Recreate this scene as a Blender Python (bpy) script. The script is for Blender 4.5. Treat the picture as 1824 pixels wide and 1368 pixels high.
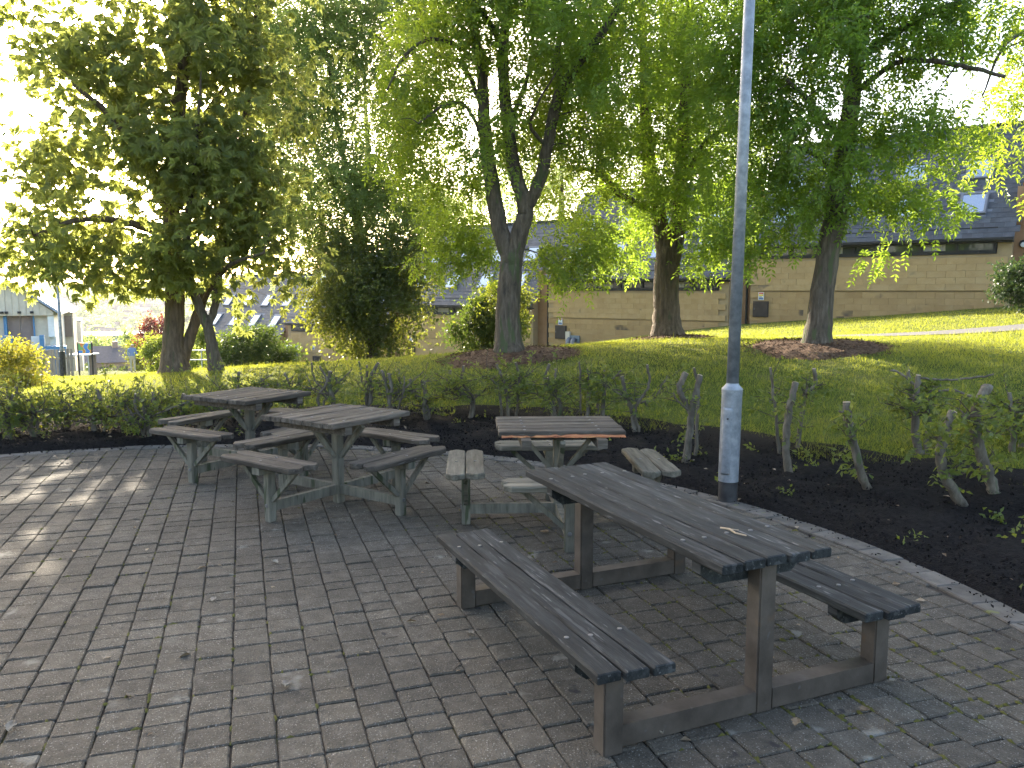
import bpy, bmesh, math, random
import numpy as np
from mathutils import Vector, Matrix

for o in list(bpy.data.objects):
    bpy.data.objects.remove(o)
sc = bpy.context.scene
COL = sc.collection
rng = np.random.default_rng(7)
random.seed(7)

# ------------------------------------------------------------------ camera, sky, sun, exposure
FOC, HOR, CAMH = 1440.0, 520.0, 1.75          # focal length in 1824-px units, horizon row, eye height
PITCH = math.atan((684 - HOR) / FOC)
cam_d = bpy.data.cameras.new('camera'); cam = bpy.data.objects.new('camera', cam_d); COL.objects.link(cam)
cam.location = (0, 0, CAMH); cam.rotation_euler = (math.pi / 2 - PITCH, 0, 0)
cam_d.sensor_fit = 'HORIZONTAL'; cam_d.sensor_width = 36; cam_d.lens = 36 * FOC / 1824
cam_d.clip_start = 0.05; cam_d.clip_end = 6000
sc.camera = cam

SUN_AZ, SUN_EL = math.radians(-22.5), math.radians(21.5)   # azimuth from +Y, negative = left of view
world = bpy.data.worlds.new('World'); sc.world = world; world.use_nodes = True
wn = world.node_tree.nodes; wl = world.node_tree.links
sky = wn.new('ShaderNodeTexSky'); sky.sky_type = 'NISHITA'; sky.sun_disc = False
sky.sun_elevation = SUN_EL; sky.sun_rotation = SUN_AZ
sky.altitude = 100; sky.air_density = 0.9; sky.dust_density = 4.0; sky.ozone_density = 0.5
bg = wn['Background']; bg.inputs['Strength'].default_value = 0.15
wl.new(sky.outputs['Color'], bg.inputs['Color'])
sun_d = bpy.data.lights.new('sun', 'SUN'); sun_d.energy = 4.3; sun_d.angle = math.radians(0.6)
sun_d.color = (1.0, 0.90, 0.74)
sun = bpy.data.objects.new('sun', sun_d); COL.objects.link(sun)
sdir = Vector((math.sin(SUN_AZ) * math.cos(SUN_EL), math.cos(SUN_AZ) * math.cos(SUN_EL), math.sin(SUN_EL)))
sun.rotation_euler = sdir.to_track_quat('Z', 'Y').to_euler()
sun.location = sdir * 50
vs = sc.view_settings; vs.view_transform = 'Standard'; vs.look = 'None'; vs.gamma = 1; vs.use_curve_mapping = False
vs.exposure = 2.5
cy = sc.cycles
cy.max_bounces = 7; cy.diffuse_bounces = 3; cy.glossy_bounces = 2; cy.transmission_bounces = 4
cy.volume_bounces = 0; cy.transparent_max_bounces = 6; cy.use_denoising = True
cy.caustics_reflective = False; cy.caustics_refractive = False; cy.sample_clamp_indirect = 2.5
try:
    cy.denoiser = 'OPENIMAGEDENOISE'; cy.denoising_input_passes = 'RGB_ALBEDO_NORMAL'; cy.denoising_prefilter = 'NONE'; cy.denoising_quality = 'HIGH'
except Exception:
    pass

# ------------------------------------------------------------------ helpers
def at(px, py, Y):
    """point in the place seen at photo pixel (px,py) at ground distance Y in front of the camera"""
    u = (px - 912) / FOC; v = (684 - py) / FOC
    dy = math.cos(PITCH) + v * math.sin(PITCH); dz = -math.sin(PITCH) + v * math.cos(PITCH)
    t = Y / dy
    return np.array([u * t, Y, CAMH + dz * t])

def tag(o, label=None, cat=None, group=None, kind=None):
    if label: o['label'] = label
    if cat: o['category'] = cat
    if group: o['group'] = group
    if kind: o['kind'] = kind
    return o

def empty(name, loc=(0, 0, 0), rz=0.0):
    o = bpy.data.objects.new(name, None); COL.objects.link(o)
    o.location = loc; o.rotation_euler = (0, 0, rz); o.empty_display_size = .2
    return o

def link(name, me, parent=None, loc=None, rot=None):
    o = bpy.data.objects.new(name, me); COL.objects.link(o)
    if parent is not None: o.parent = parent
    if loc is not None: o.location = loc
    if rot is not None: o.rotation_euler = rot
    return o

class Acc:
    """collects verts and faces (numpy) and builds one mesh"""
    def __init__(s): s.v = []; s.q = []; s.t = []; s.n = 0; s.r = []
    def add(s, v, quads=None, tris=None, rnd=None):
        v = np.asarray(v, float).reshape(-1, 3)
        if quads is not None and len(quads): s.q.append(np.asarray(quads, np.int64).reshape(-1, 4) + s.n)
        if tris is not None and len(tris): s.t.append(np.asarray(tris, np.int64).reshape(-1, 3) + s.n)
        s.v.append(v); s.n += len(v)
        s.r.append(np.zeros(len(v)) if rnd is None else np.asarray(rnd, float))
    def box(s, x0, x1, y0, y1, z0, z1, M=None):
        v = np.array([(x, y, z) for z in (z0, z1) for y in (y0, y1) for x in (x0, x1)], float)
        if M is not None: v = v @ np.asarray(M)[:3, :3].T + np.asarray(M)[:3, 3]
        s.add(v, [(0, 2, 3, 1), (4, 5, 7, 6), (0, 1, 5, 4), (2, 6, 7, 3), (0, 4, 6, 2), (1, 3, 7, 5)])
    def beam(s, a, b, w, h, up=(0, 0, 1), taper=1.0):
        a = np.array(a, float); b = np.array(b, float); d = b - a; d /= np.linalg.norm(d)
        up = np.array(up, float)
        if abs(d @ up) > .98: up = np.array((1., 0, 0))
        sd = np.cross(d, up); sd /= np.linalg.norm(sd); u = np.cross(sd, d)
        v = []
        for p, k in ((a, 1.0), (b, taper)):
            for i, j in ((-1, -1), (1, -1), (1, 1), (-1, 1)):
                v.append(p + sd * i * w / 2 * k + u * j * h / 2 * k)
        s.add(v, [(0, 3, 2, 1), (4, 5, 6, 7), (0, 1, 5, 4), (1, 2, 6, 5), (2, 3, 7, 6), (3, 0, 4, 7)])
    def tube(s, pts, rad, n=8, cap=True, rough=0.0):
        P = np.asarray(pts, float); R = np.asarray(rad, float); k = len(P)
        T = np.gradient(P, axis=0); T /= np.linalg.norm(T, axis=1)[:, None] + 1e-9
        ref = np.array((0.31, 0.95, 0.05)) if abs(T[:, 2]).mean() > .5 else np.array((0., .02, 1.))
        A = np.cross(T, ref); A /= np.linalg.norm(A, axis=1)[:, None] + 1e-9
        B = np.cross(T, A)
        th = np.arange(n) * 2 * math.pi / n
        rr = R[:, None] * (1 + (rng.normal(0, rough, (k, n)) if rough else 0))
        V = P[:, None, :] + rr[..., None] * (np.cos(th)[None, :, None] * A[:, None, :] + np.sin(th)[None, :, None] * B[:, None, :])
        i = np.arange(k - 1)[:, None] * n; j = np.arange(n)[None, :]; j2 = (j + 1) % n
        Q = np.stack([i + j, i + j2, i + n + j2, i + n + j], -1).reshape(-1, 4)
        V = V.reshape(-1, 3); T3 = []
        if cap:
            V = np.vstack([V, P[:1], P[-1:]]); c0 = k * n; c1 = c0 + 1
            for a in range(n):
                b = (a + 1) % n
                T3.append((c0, b, a)); T3.append((c1, (k - 1) * n + a, (k - 1) * n + b))
        s.add(V, Q, T3)
    def mesh(s, name, mats, smooth=False, attr=False):
        V = np.vstack(s.v); nq = sum(len(x) for x in s.q); nt_ = sum(len(x) for x in s.t)
        me = bpy.data.meshes.new(name)
        me.vertices.add(len(V)); me.vertices.foreach_set('co', V.astype(np.float32).ravel())
        idx = []; st = []; pos = 0
        if nq:
            q = np.vstack(s.q); idx.append(q.ravel()); st.append(np.arange(nq) * 4); pos = nq * 4
        if nt_:
            t = np.vstack(s.t); idx.append(t.ravel()); st.append(pos + np.arange(nt_) * 3)
        idx = np.concatenate(idx).astype(np.int32); st = np.concatenate(st).astype(np.int32)
        me.loops.add(len(idx)); me.loops.foreach_set('vertex_index', idx)
        me.polygons.add(len(st)); me.polygons.foreach_set('loop_start', st)
        me.polygons.foreach_set('use_smooth', np.full(len(st), bool(smooth)))
        if attr:
            a = me.attributes.new('rnd', 'FLOAT', 'POINT'); a.data.foreach_set('value', np.concatenate(s.r).astype(np.float32))
        me.update(calc_edges=True)
        for m in (mats if isinstance(mats, (list, tuple)) else [mats]): me.materials.append(m)
        return me
    def build(s, name, mats, parent=None, smooth=False, attr=False, **kw):
        return link(name, s.mesh(name, mats, smooth, attr), parent, **kw)

def bev_box_mesh(name, x, y, z, b, mat, z0=0.0, jit=0.0):
    """box x*y*z with a chamfered top and vertical edges: 12-50 triangles"""
    bm = bmesh.new(); bmesh.ops.create_cube(bm, size=1)
    for v in bm.verts:
        v.co = Vector((v.co.x * x, v.co.y * y, v.co.z * z + z0 + z / 2))
        if jit: v.co += Vector((random.uniform(-jit, jit), random.uniform(-jit, jit), 0))
    if b:
        eds = [e for e in bm.edges if max(e.verts[0].co.z, e.verts[1].co.z) > z0 + z * .5]
        bmesh.ops.bevel(bm, geom=eds, offset=b, segments=1, affect='EDGES', profile=.5)
    me = bpy.data.meshes.new(name); bm.to_mesh(me); bm.free(); me.materials.append(mat)
    return me

# ------------------------------------------------------------------ materials
def base_mat(name):
    m = bpy.data.materials.new(name); m.use_nodes = True
    nt = m.node_tree; b = nt.nodes['Principled BSDF']; return m, nt, b

def _ramp(nt, cols, lo=.3, hi=.7, interp='LINEAR'):
    r = nt.nodes.new('ShaderNodeValToRGB'); el = r.color_ramp.elements; r.color_ramp.interpolation = interp
    n = len(cols)
    while len(el) < n: el.new(.5)
    for i, c in enumerate(cols):
        el[i].position = lo + (hi - lo) * i / max(1, n - 1); el[i].color = (*c, 1)
    return r

def mat(name, cols, scale=6.0, stretch=(1, 1, 1), detail=6.0, rough=.85, bump=.25, bscale=40.0, rnd=.12,
        coord='Object', lo=.32, hi=.68, spots=None, metallic=0.0, spec=.4, dist=.01, island=False, stain=0.0):
    m, nt, b = base_mat(name); N = nt.nodes; L = nt.links
    tc = N.new('ShaderNodeTexCoord'); mp = N.new('ShaderNodeMapping'); mp.inputs['Scale'].default_value = stretch
    oi = N.new('ShaderNodeObjectInfo'); mul = N.new('ShaderNodeMath'); mul.operation = 'MULTIPLY'; mul.inputs[1].default_value = 37.0
    L.new(oi.outputs['Random'], mul.inputs[0]); L.new(mul.outputs[0], mp.inputs['Location'])
    L.new(tc.outputs[coord], mp.inputs['Vector'])
    no = N.new('ShaderNodeTexNoise'); no.inputs['Scale'].default_value = scale; no.inputs['Detail'].default_value = detail
    no.inputs['Roughness'].default_value = .62
    L.new(mp.outputs[0], no.inputs['Vector'])
    r = _ramp(nt, cols, lo, hi); L.new(no.outputs['Fac'], r.inputs['Fac']); col = r.outputs['Color']
    if spots:                                    # (colour, scale, threshold)
        for sc_col, ssc, th in spots:
            n2 = N.new('ShaderNodeTexNoise'); n2.inputs['Scale'].default_value = ssc; n2.inputs['Detail'].default_value = 3
            L.new(mp.outputs[0], n2.inputs['Vector'])
            mr = N.new('ShaderNodeMapRange'); mr.inputs['From Min'].default_value = th; mr.inputs['From Max'].default_value = th + .06
            L.new(n2.outputs['Fac'], mr.inputs['Value'])
            mx = N.new('ShaderNodeMix'); mx.data_type = 'RGBA'; mx.inputs['B'].default_value = (*sc_col, 1)
            L.new(mr.outputs[0], mx.inputs['Factor']); L.new(col, mx.inputs['A']); col = mx.outputs['Result']
    if rnd:
        hs = N.new('ShaderNodeHueSaturation'); mr = N.new('ShaderNodeMapRange')
        mr.inputs['To Min'].default_value = 1 - rnd; mr.inputs['To Max'].default_value = 1 + rnd
        if island:
            gi = N.new('ShaderNodeNewGeometry'); L.new(gi.outputs['Random Per Island'], mr.inputs['Value'])
        else: L.new(oi.outputs['Random'], mr.inputs['Value'])
        L.new(mr.outputs[0], hs.inputs['Value']); L.new(col, hs.inputs['Color']); col = hs.outputs['Color']
    if stain:                                    # broad dirt patches that run across neighbouring pieces
        ge = N.new('ShaderNodeNewGeometry'); n4 = N.new('ShaderNodeTexNoise'); n4.inputs['Scale'].default_value = .9; n4.inputs['Detail'].default_value = 7
        L.new(ge.outputs['Position'], n4.inputs['Vector']); m4 = N.new('ShaderNodeMapRange'); m4.inputs['From Min'].default_value = .3; m4.inputs['From Max'].default_value = .7
        m4.inputs['To Min'].default_value = 1 - stain; m4.inputs['To Max'].default_value = 1 + stain; L.new(n4.outputs['Fac'], m4.inputs['Value'])
        h4 = N.new('ShaderNodeHueSaturation'); L.new(m4.outputs[0], h4.inputs['Value']); L.new(col, h4.inputs['Color']); col = h4.outputs['Color']
    L.new(col, b.inputs['Base Color'])
    b.inputs['Roughness'].default_value = rough; b.inputs['Metallic'].default_value = metallic
    b.inputs['Specular IOR Level'].default_value = spec
    if bump:
        n3 = N.new('ShaderNodeTexNoise'); n3.inputs['Scale'].default_value = bscale; n3.inputs['Detail'].default_value = 5
        L.new(mp.outputs[0], n3.inputs['Vector'])
        bp = N.new('ShaderNodeBump'); bp.inputs['Strength'].default_value = bump; bp.inputs['Distance'].default_value = dist
        L.new(n3.outputs['Fac'], bp.inputs['Height']); L.new(bp.outputs[0], b.inputs['Normal'])
    return m

def leaf_mat(name, cols, tcol, tmix=.5, rough=.45, nscale=.7):
    """leaf faces: reflected colour + light shining through; variation per leaf and per clump"""
    m, nt, b = base_mat(name); N = nt.nodes; L = nt.links
    a = N.new('ShaderNodeAttribute'); a.attribute_name = 'rnd'
    r = _ramp(nt, cols, 0, 1)
    tc = N.new('ShaderNodeTexCoord'); no = N.new('ShaderNodeTexNoise'); no.inputs['Scale'].default_value = nscale; no.inputs['Detail'].default_value = 2
    L.new(tc.outputs['Object'], no.inputs['Vector'])
    ad = N.new('ShaderNodeMath'); ad.operation = 'MULTIPLY_ADD'; ad.inputs[1].default_value = 1.1; ad.inputs[2].default_value = -.55
    L.new(no.outputs['Fac'], ad.inputs[0])
    sm = N.new('ShaderNodeMath'); sm.operation = 'ADD'; sm.use_clamp = True
    L.new(ad.outputs[0], sm.inputs[0]); L.new(a.outputs['Fac'], sm.inputs[1]); L.new(sm.outputs[0], r.inputs['Fac'])
    L.new(r.outputs['Color'], b.inputs['Base Color']); b.inputs['Roughness'].default_value = rough
    b.inputs['Specular IOR Level'].default_value = .35
    tr = N.new('ShaderNodeBsdfTranslucent')
    mx = N.new('ShaderNodeMix'); mx.data_type = 'RGBA'; mx.blend_type = 'MIX'; mx.inputs['Factor'].default_value = .62
    mx.inputs['B'].default_value = (*tcol, 1)
    L.new(r.outputs['Color'], mx.inputs['A']); L.new(mx.outputs['Result'], tr.inputs['Color'])
    ms = N.new('ShaderNodeMixShader'); ms.inputs[0].default_value = tmix
    L.new(b.outputs[0], ms.inputs[1]); L.new(tr.outputs[0], ms.inputs[2]); L.new(ms.outputs[0], nt.nodes['Material Output'].inputs['Surface'])
    return m

def plain(name, col, rough=.6, metallic=0, spec=.5, emit=None):
    m, nt, b = base_mat(name); b.inputs['Base Color'].default_value = (*col, 1); b.inputs['Roughness'].default_value = rough
    b.inputs['Metallic'].default_value = metallic; b.inputs['Specular IOR Level'].default_value = spec
    return m

M = {}
PAV = dict(cols=[(.059, .049, .036), (.081, .068, .050), (.108, .092, .069)], scale=14, detail=10, rough=.9, bump=1.0, bscale=95, dist=.010, spec=.25, stain=.30,
           spots=[((.26, .235, .195), 140, .62), ((.022, .02, .018), 120, .645), ((.17, .155, .125), 5.0, .68), ((.035, .031, .028), 9, .68)])
M['paver'] = mat('concrete_paver', rnd=.12, **PAV)
M['paver_island'] = mat('concrete_paver_mass', rnd=.12, island=True, **PAV)
M['edging'] = mat('concrete_edging', [(.07, .06, .047), (.105, .091, .073), (.14, .122, .10)], scale=7, detail=8, rough=.9, bump=.5, bscale=110, rnd=.15,
                  spots=[((.13, .13, .045), 8, .66)])
M['joint'] = mat('joint_sand', [(.026, .020, .014), (.046, .036, .026)], scale=30, rough=1, bump=.6, bscale=200, rnd=0,
                 spots=[((.06, .062, .012), 2.3, .60), ((.09, .07, .018), 11, .66)])
M['moss'] = mat('moss', [(.05, .055, .010), (.12, .105, .018)], scale=60, rough=1, bump=.5, bscale=300, rnd=.2)
M['soil'] = mat('dark_compost', [(.0045, .004, .0036), (.010, .0085, .0078), (.018, .0155, .014)], scale=22, detail=9, rough=1, bump=1.0, bscale=70, dist=.03, rnd=0, spec=.12)
M['soil_chip'] = mat('compost_crumbs', [(.004, .0036, .0033), (.02, .017, .015)], scale=9, rough=1, bump=0, rnd=.5, island=True, spec=.12)
M['ground'] = mat('lawn_ground', [(.05, .068, .014), (.085, .105, .021), (.13, .13, .042)], scale=1.3, detail=9, rough=1, bump=.9, bscale=28, dist=.06, rnd=0, spec=.05)
M['bark_mulch'] = mat('bark_mulch', [(.05, .03, .02), (.11, .065, .04), (.17, .11, .07)], scale=16, rough=1, bump=1, bscale=50, dist=.03, rnd=.45, island=True, spec=.1)
M['asphalt'] = mat('asphalt', [(.065, .062, .058), (.11, .105, .10)], scale=30, rough=.9, bump=.4, bscale=160, rnd=0)
W = dict(stretch=(1, 9, 9), detail=9, rough=.78, bump=.65, bscale=16, dist=.004, spec=.2)
M['wood_dark'] = mat('weathered_dark_timber', [(.0115, .0125, .012), (.026, .028, .027), (.056, .058, .055)], scale=3.5, rnd=.38, lo=.3, hi=.74,
                     spots=[((.115, .113, .108), 7, .64), ((.062, .062, .06), 2.6, .60)], **W)
M['wood_grey'] = mat('weathered_grey_timber', [(.036, .029, .022), (.070, .057, .043), (.122, .102, .079)], scale=3.2, rnd=.32,
                     spots=[((.14, .13, .112), 8, .66)], **W)
M['wood_pale'] = mat('pale_grey_timber', [(.062, .054, .038), (.115, .102, .075), (.175, .155, .115)], scale=3.2, rnd=.12, **W)
M['wood_post'] = mat('greenish_post_timber', [(.075, .068, .050), (.135, .122, .09), (.19, .172, .13)], scale=3, rnd=.15,
                     spots=[((.045, .052, .024), 2.2, .60)], stretch=(6, 6, 1), detail=8, rough=.85, bump=.5, bscale=16, dist=.004)
M['frame_dark'] = mat('dark_frame', [(.036, .027, .019), (.060, .046, .034), (.088, .069, .052)], scale=6, rnd=.1, rough=.6, bump=.3, bscale=60, dist=.003,
                      spots=[((.08, .072, .064), 14, .68), ((.09, .055, .03), 5, .68)])
M['wood_split'] = mat('freshly_split_timber', [(.16, .045, .018), (.36, .13, .045), (.50, .25, .10)], scale=5, stretch=(1, 12, 12), rough=.8, bump=.9, bscale=14, rnd=0)
M['bolt'] = plain('worn_bolt', (.16, .155, .15), .45, .6)
M['galv'] = mat('galvanised_steel', [(.17, .185, .20), (.24, .255, .27), (.32, .335, .35)], scale=14, detail=4, rough=.45, metallic=.35, bump=.08, bscale=40, rnd=0)
M['black_paint'] = mat('black_root_paint', [(.018, .017, .017), (.05, .047, .045)], scale=14, rough=.6, bump=.2, rnd=0)
BK = dict(stretch=(6, 6, 1), detail=9, rough=.95, bump=1.0, bscale=11, dist=.03, rnd=0)
M['bark_ash'] = mat('ash_bark', [(.048, .036, .025), (.10, .076, .052), (.16, .127, .09)], scale=3.0, spots=[((.075, .085, .035), 1.4, .57)], **BK)
M['bark_brown'] = mat('brown_bark', [(.06, .042, .028), (.12, .085, .055), (.17, .125, .085)], scale=3.0, spots=[((.08, .075, .04), 1.6, .6)], **BK)
M['bark_hedge'] = mat('hornbeam_bark', [(.055, .044, .030), (.11, .09, .063), (.18, .152, .11)], scale=6, stretch=(3, 3, 1), detail=8, rough=.9, bump=.7, bscale=30, dist=.008, rnd=.1,
                      spots=[((.075, .09, .035), 4, .6)])
M['cut'] = mat('pale_cut_wood', [(.30, .22, .14), (.45, .35, .23)], scale=14, rough=.9, bump=.3, rnd=.15)
M['twig'] = mat('twig', [(.045, .034, .025), (.10, .08, .058)], scale=8, rough=.95, bump=0, rnd=0)
M['leaf_ash'] = leaf_mat('ash_leaf', [(.052, .096, .018), (.088, .152, .026), (.14, .19, .03)], (.52, .66, .04), .56)
M['leaf_ash2'] = leaf_mat('ash_leaf_deep', [(.048, .094, .022), (.082, .15, .028), (.13, .19, .034)], (.48, .66, .045), .56)
M['leaf_chestnut'] = leaf_mat('chestnut_leaf', [(.078, .105, .036), (.118, .150, .046), (.17, .165, .052)], (.58, .62, .13), .60)
M['leaf_back'] = leaf_mat('far_tree_leaf', [(.06, .095, .036), (.095, .145, .048), (.14, .17, .055)], (.50, .62, .16), .57)
M['leaf_maple'] = leaf_mat('dark_maple_leaf', [(.03, .052, .022), (.05, .08, .027), (.09, .095, .032)], (.42, .44, .04), .44)
M['leaf_shrub'] = leaf_mat('laurel_leaf', [(.025, .045, .011), (.045, .08, .015), (.085, .11, .02)], (.2, .28, .03), .34)
M['leaf_russet'] = leaf_mat('russet_leaf', [(.035, .065, .014), (.07, .105, .018), (.17, .12, .025)], (.36, .40, .03), .46)
M['leaf_gold'] = leaf_mat('golden_leaf', [(.09, .11, .015), (.17, .17, .02), (.24, .16, .03)], (.5, .48, .04), .5)
M['leaf_lime'] = leaf_mat('lime_leaf', [(.08, .12, .02), (.13, .18, .025), (.18, .22, .03)], (.45, .52, .06), .5)
M['leaf_purple'] = leaf_mat('purple_leaf', [(.06, .02, .02), (.10, .035, .03), (.14, .06, .04)], (.3, .08, .05), .4)
M['leaf_conifer'] = leaf_mat('dark_evergreen_leaf', [(.02, .04, .014), (.03, .06, .02), (.045, .075, .022)], (.1, .16, .03), .3)
M['leaf_hedge'] = leaf_mat('hornbeam_leaf', [(.042, .07, .02), (.075, .115, .028), (.155, .15, .032)], (.42, .46, .05), .45, nscale=2.5)
M['leaf_litter'] = mat('dry_leaf', [(.10, .06, .03), (.20, .14, .08), (.33, .27, .20)], scale=9, rough=.9, bump=0, rnd=.5, island=True)
M['grass'] = leaf_mat('grass_blade', [(.056, .092, .018), (.094, .135, .022), (.17, .15, .048)], (.50, .52, .045), .5, .6, nscale=.45)
M['stone'] = mat('bath_stone_block', [(.38, .245, .108), (.43, .287, .132), (.46, .32, .156)], scale=2.2, detail=7, rough=.92, bump=.35, bscale=40, rnd=.045,
                 spots=[((.22, .16, .09), 1.1, .66)])
M['stone_wall'] = mat('bath_stone_wall', [(.32, .225, .12), (.38, .275, .15)], scale=1.6, rough=.95, bump=.3, rnd=0)
M['stone_plinth'] = mat('stained_plinth_block', [(.33, .208, .09), (.38, .247, .11), (.42, .285, .132)], scale=1.6, detail=7, rough=.94, bump=.35, bscale=40, rnd=.06,
                        spots=[((.13, .095, .06), .7, .62)])
M['stone_shaded'] = mat('bath_stone_warm_shade', [(.26, .14, .07), (.34, .20, .11)], scale=1.4, rough=.95, bump=.3, rnd=0)  # link wall stone with shade and warm bounce light put into its colour
M['slate'] = mat('roof_slate', [(.022, .028, .034), (.037, .045, .053), (.062, .072, .081)], scale=2.5, rough=.62, bump=.3, bscale=30, rnd=.3, spec=.5)
M['slate_island'] = mat('roof_slate_mass', [(.022, .028, .034), (.037, .045, .053), (.062, .072, .081)], scale=2.5, rough=.62, bump=.3, bscale=30, rnd=.3, island=True, spec=.5)
M['joinery'] = mat('dark_brown_joinery', [(.010, .0095, .010), (.019, .018, .018)], scale=5, rough=.55, bump=.1, rnd=0)
M['glass'] = plain('window_glass', (.04, .05, .045), .03, .0, .95)
M['skyglass'] = plain('skylight_glass', (.42, .47, .52), .08, .75, .8)
M['curtain'] = mat('pale_curtain', [(.25, .235, .2), (.42, .39, .33)], scale=9, stretch=(8, 1, 1), rough=.9, bump=.4, rnd=0)
M['lead'] = plain('lead_flashing', (.16, .17, .19), .6, .2)
M['white'] = mat('white_paint', [(.62, .62, .60), (.74, .74, .72)], scale=4, rough=.7, bump=.05, rnd=0)
M['cream'] = mat('cream_cladding', [(.52, .45, .35), (.62, .55, .44)], scale=3, rough=.7, bump=.1, rnd=.06)
M['blue'] = mat('blue_paint', [(.05, .17, .34), (.08, .24, .42)], scale=3, rough=.55, bump=.05, rnd=0)
M['brown_door'] = mat('brown_grey_door', [(.20, .15, .13), (.26, .20, .17)], scale=2, rough=.7, bump=.1, rnd=0)
M['grey_roof'] = mat('blue_grey_roof', [(.20, .25, .31), (.28, .33, .40)], scale=3, rough=.6, bump=.2, rnd=0)
M['fence'] = mat('grey_fence_board', [(.20, .175, .145), (.32, .285, .24)], scale=4, stretch=(5, 5, 1), rough=.9, bump=.3, rnd=.2)
M['brick'] = mat('pinkish_brick', [(.30, .19, .14), (.38, .26, .20)], scale=8, rough=.9, bump=.3, rnd=0)
M['dark_roof'] = mat('dark_tile_roof', [(.055, .05, .055), (.09, .085, .09)], scale=5, rough=.8, bump=.4, rnd=0)
M['green_clad'] = mat('grey_green_cladding', [(.10, .14, .14), (.15, .19, .18)], scale=.6, rough=.8, bump=0, rnd=0)
M['far_wall'] = mat('far_house_wall', [(.5, .45, .38), (.62, .58, .5)], scale=.3, rough=.9, bump=0, rnd=.25)
M['far_roof'] = mat('far_house_roof', [(.14, .10, .09), (.2, .15, .13)], scale=.3, rough=.9, bump=0, rnd=.3)
M['cabinet'] = mat('grey_green_steel', [(.15, .19, .22), (.20, .24, .27)], scale=2, rough=.5, bump=.05, rnd=0)
M['vent'] = mat('brown_cupboard_door', [(.035, .025, .02), (.055, .04, .03)], scale=4, rough=.6, bump=.1, rnd=0)
M['rail'] = plain('pale_steel_rail', (.55, .56, .57), .4, .5)

# ------------------------------------------------------------------ terrain
PC = np.array([-2.96, 3.43]); PR = 5.82          # round patio: centre and radius
CTRL = [at(*a) for a in [
    (907, 632, 14.5), (1190, 605, 18), (1453, 618, 13.5), (315, 662, 16), (1540, 775, 8.6), (1150, 758, 9.8), (800, 748, 10.5),
    (1824, 790, 7.6), (330, 745, 11), (40, 762, 10.5), (1824, 578, 18.8), (1560, 600, 17.4), (1340, 602, 19), (1794, 548, 26.5), (1560, 563, 29.5),
    (1330, 578, 31.5), (1200, 592, 32.5), (976, 622, 35), (800, 636, 19), (640, 645, 19), (500, 654, 19.5), (1000, 622, 20),
    (250, 668, 22), (100, 690, 20), (0, 702, 17), (237, 663, 49), (115, 672, 27), (560, 668, 45), (760, 668, 38), (400, 690, 40), (60, 672, 40)]]
CTRL += [np.array(p) for p in [(0, -6, 0.), (-12, -2, -.2), (-14, 8, -.3), (9, -2, .5), (16, 6, .9), (25, 14, 1.5), (30, 30, 2.2), (20, 45, 1.2), (0, 55, -2.5), (-45, 30, -2.6), (-45, 55, -3.5), (-20, 65, -4.5), (40, 60, 1.5)]]
CTRL = np.array(CTRL)
def _U(r2): return np.where(r2 > 1e-9, r2 * np.log(r2 + 1e-12), 0.0)
_n = len(CTRL); _d2 = ((CTRL[:, None, :2] - CTRL[None, :, :2]) ** 2).sum(-1)
_A = np.zeros((_n + 3, _n + 3)); _A[:_n, :_n] = _U(_d2) + np.eye(_n) * 1.5
_A[:_n, _n] = 1; _A[:_n, _n + 1:] = CTRL[:, :2]; _A[_n:, :_n] = _A[:_n, _n:].T
_w = np.linalg.solve(_A, np.concatenate([CTRL[:, 2], np.zeros(3)]))
def sstep(a, b, x):
    t = np.clip((x - a) / (b - a), 0, 1); return t * t * (3 - 2 * t)
def lawn_z(x, y):
    x = np.asarray(x, float); y = np.asarray(y, float)
    xx = np.clip(x, -46, 42); yy = np.clip(y, -8, 66)
    d2 = (xx[..., None] - CTRL[:, 0]) ** 2 + (yy[..., None] - CTRL[:, 1]) ** 2
    z = _U(d2) @ _w[:_n] + _w[_n] + _w[_n + 1] * xx + _w[_n + 2] * yy
    return np.clip(z, -6, 3)
VY = [0, 55, 75, 100, 160, 300, 600, 850, 1300, 1800, 3000]
VZ = [-3, -4, -7, -9.5, -14, -30, -42, -28, 3, 16, 10]
def H(x, y):
    x = np.asarray(x, float); y = np.asarray(y, float)
    r = np.hypot(x - PC[0], y - PC[1])
    w = sstep(5.95, 8.3, r)
    z = (1 - w) * .03 + w * lawn_z(x, y)
    f = sstep(50, 76, y) * sstep(60, 30, x)
    z = z * (1 - f) + f * np.interp(y, VY, VZ)
    return np.where(r < 5.84, -.07, z)
def Hs(x, y): return float(H(np.array([x]), np.array([y]))[0])
def on(px, py, Y):
    p = at(px, py, Y); return np.array([p[0], p[1], Hs(p[0], p[1])])

xs = np.concatenate([[-2600, -1700, -1100, -700, -450, -300, -210, -150, -110, -85, -70], np.arange(-60, 50.1, .5), [60, 80, 120, 200, 350, 600, 1000, 1700, 2600]])
ys = np.concatenate([[-300, -120, -50, -25], np.arange(-12, 66.1, .5), [70, 76, 84, 95, 110, 130, 160, 200, 250, 320, 400, 500, 600, 720, 850, 1000, 1150, 1300, 1500, 1800, 2300, 3000]])
X, Y = np.meshgrid(xs, ys); _r = np.hypot(X - PC[0], Y - PC[1]); Z = H(X, Y) - .14 * sstep(8.1, 7.5, _r)
a = Acc(); nx, ny = len(xs), len(ys)
i, j = np.meshgrid(np.arange(nx - 1), np.arange(ny - 1)); k = (j * nx + i).ravel()
a.add(np.stack([X, Y, Z], -1).reshape(-1, 3), np.stack([k, k + 1, k + nx + 1, k + nx], -1))
ground = tag(a.build('ground', M['ground'], smooth=True), kind='structure')

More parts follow.
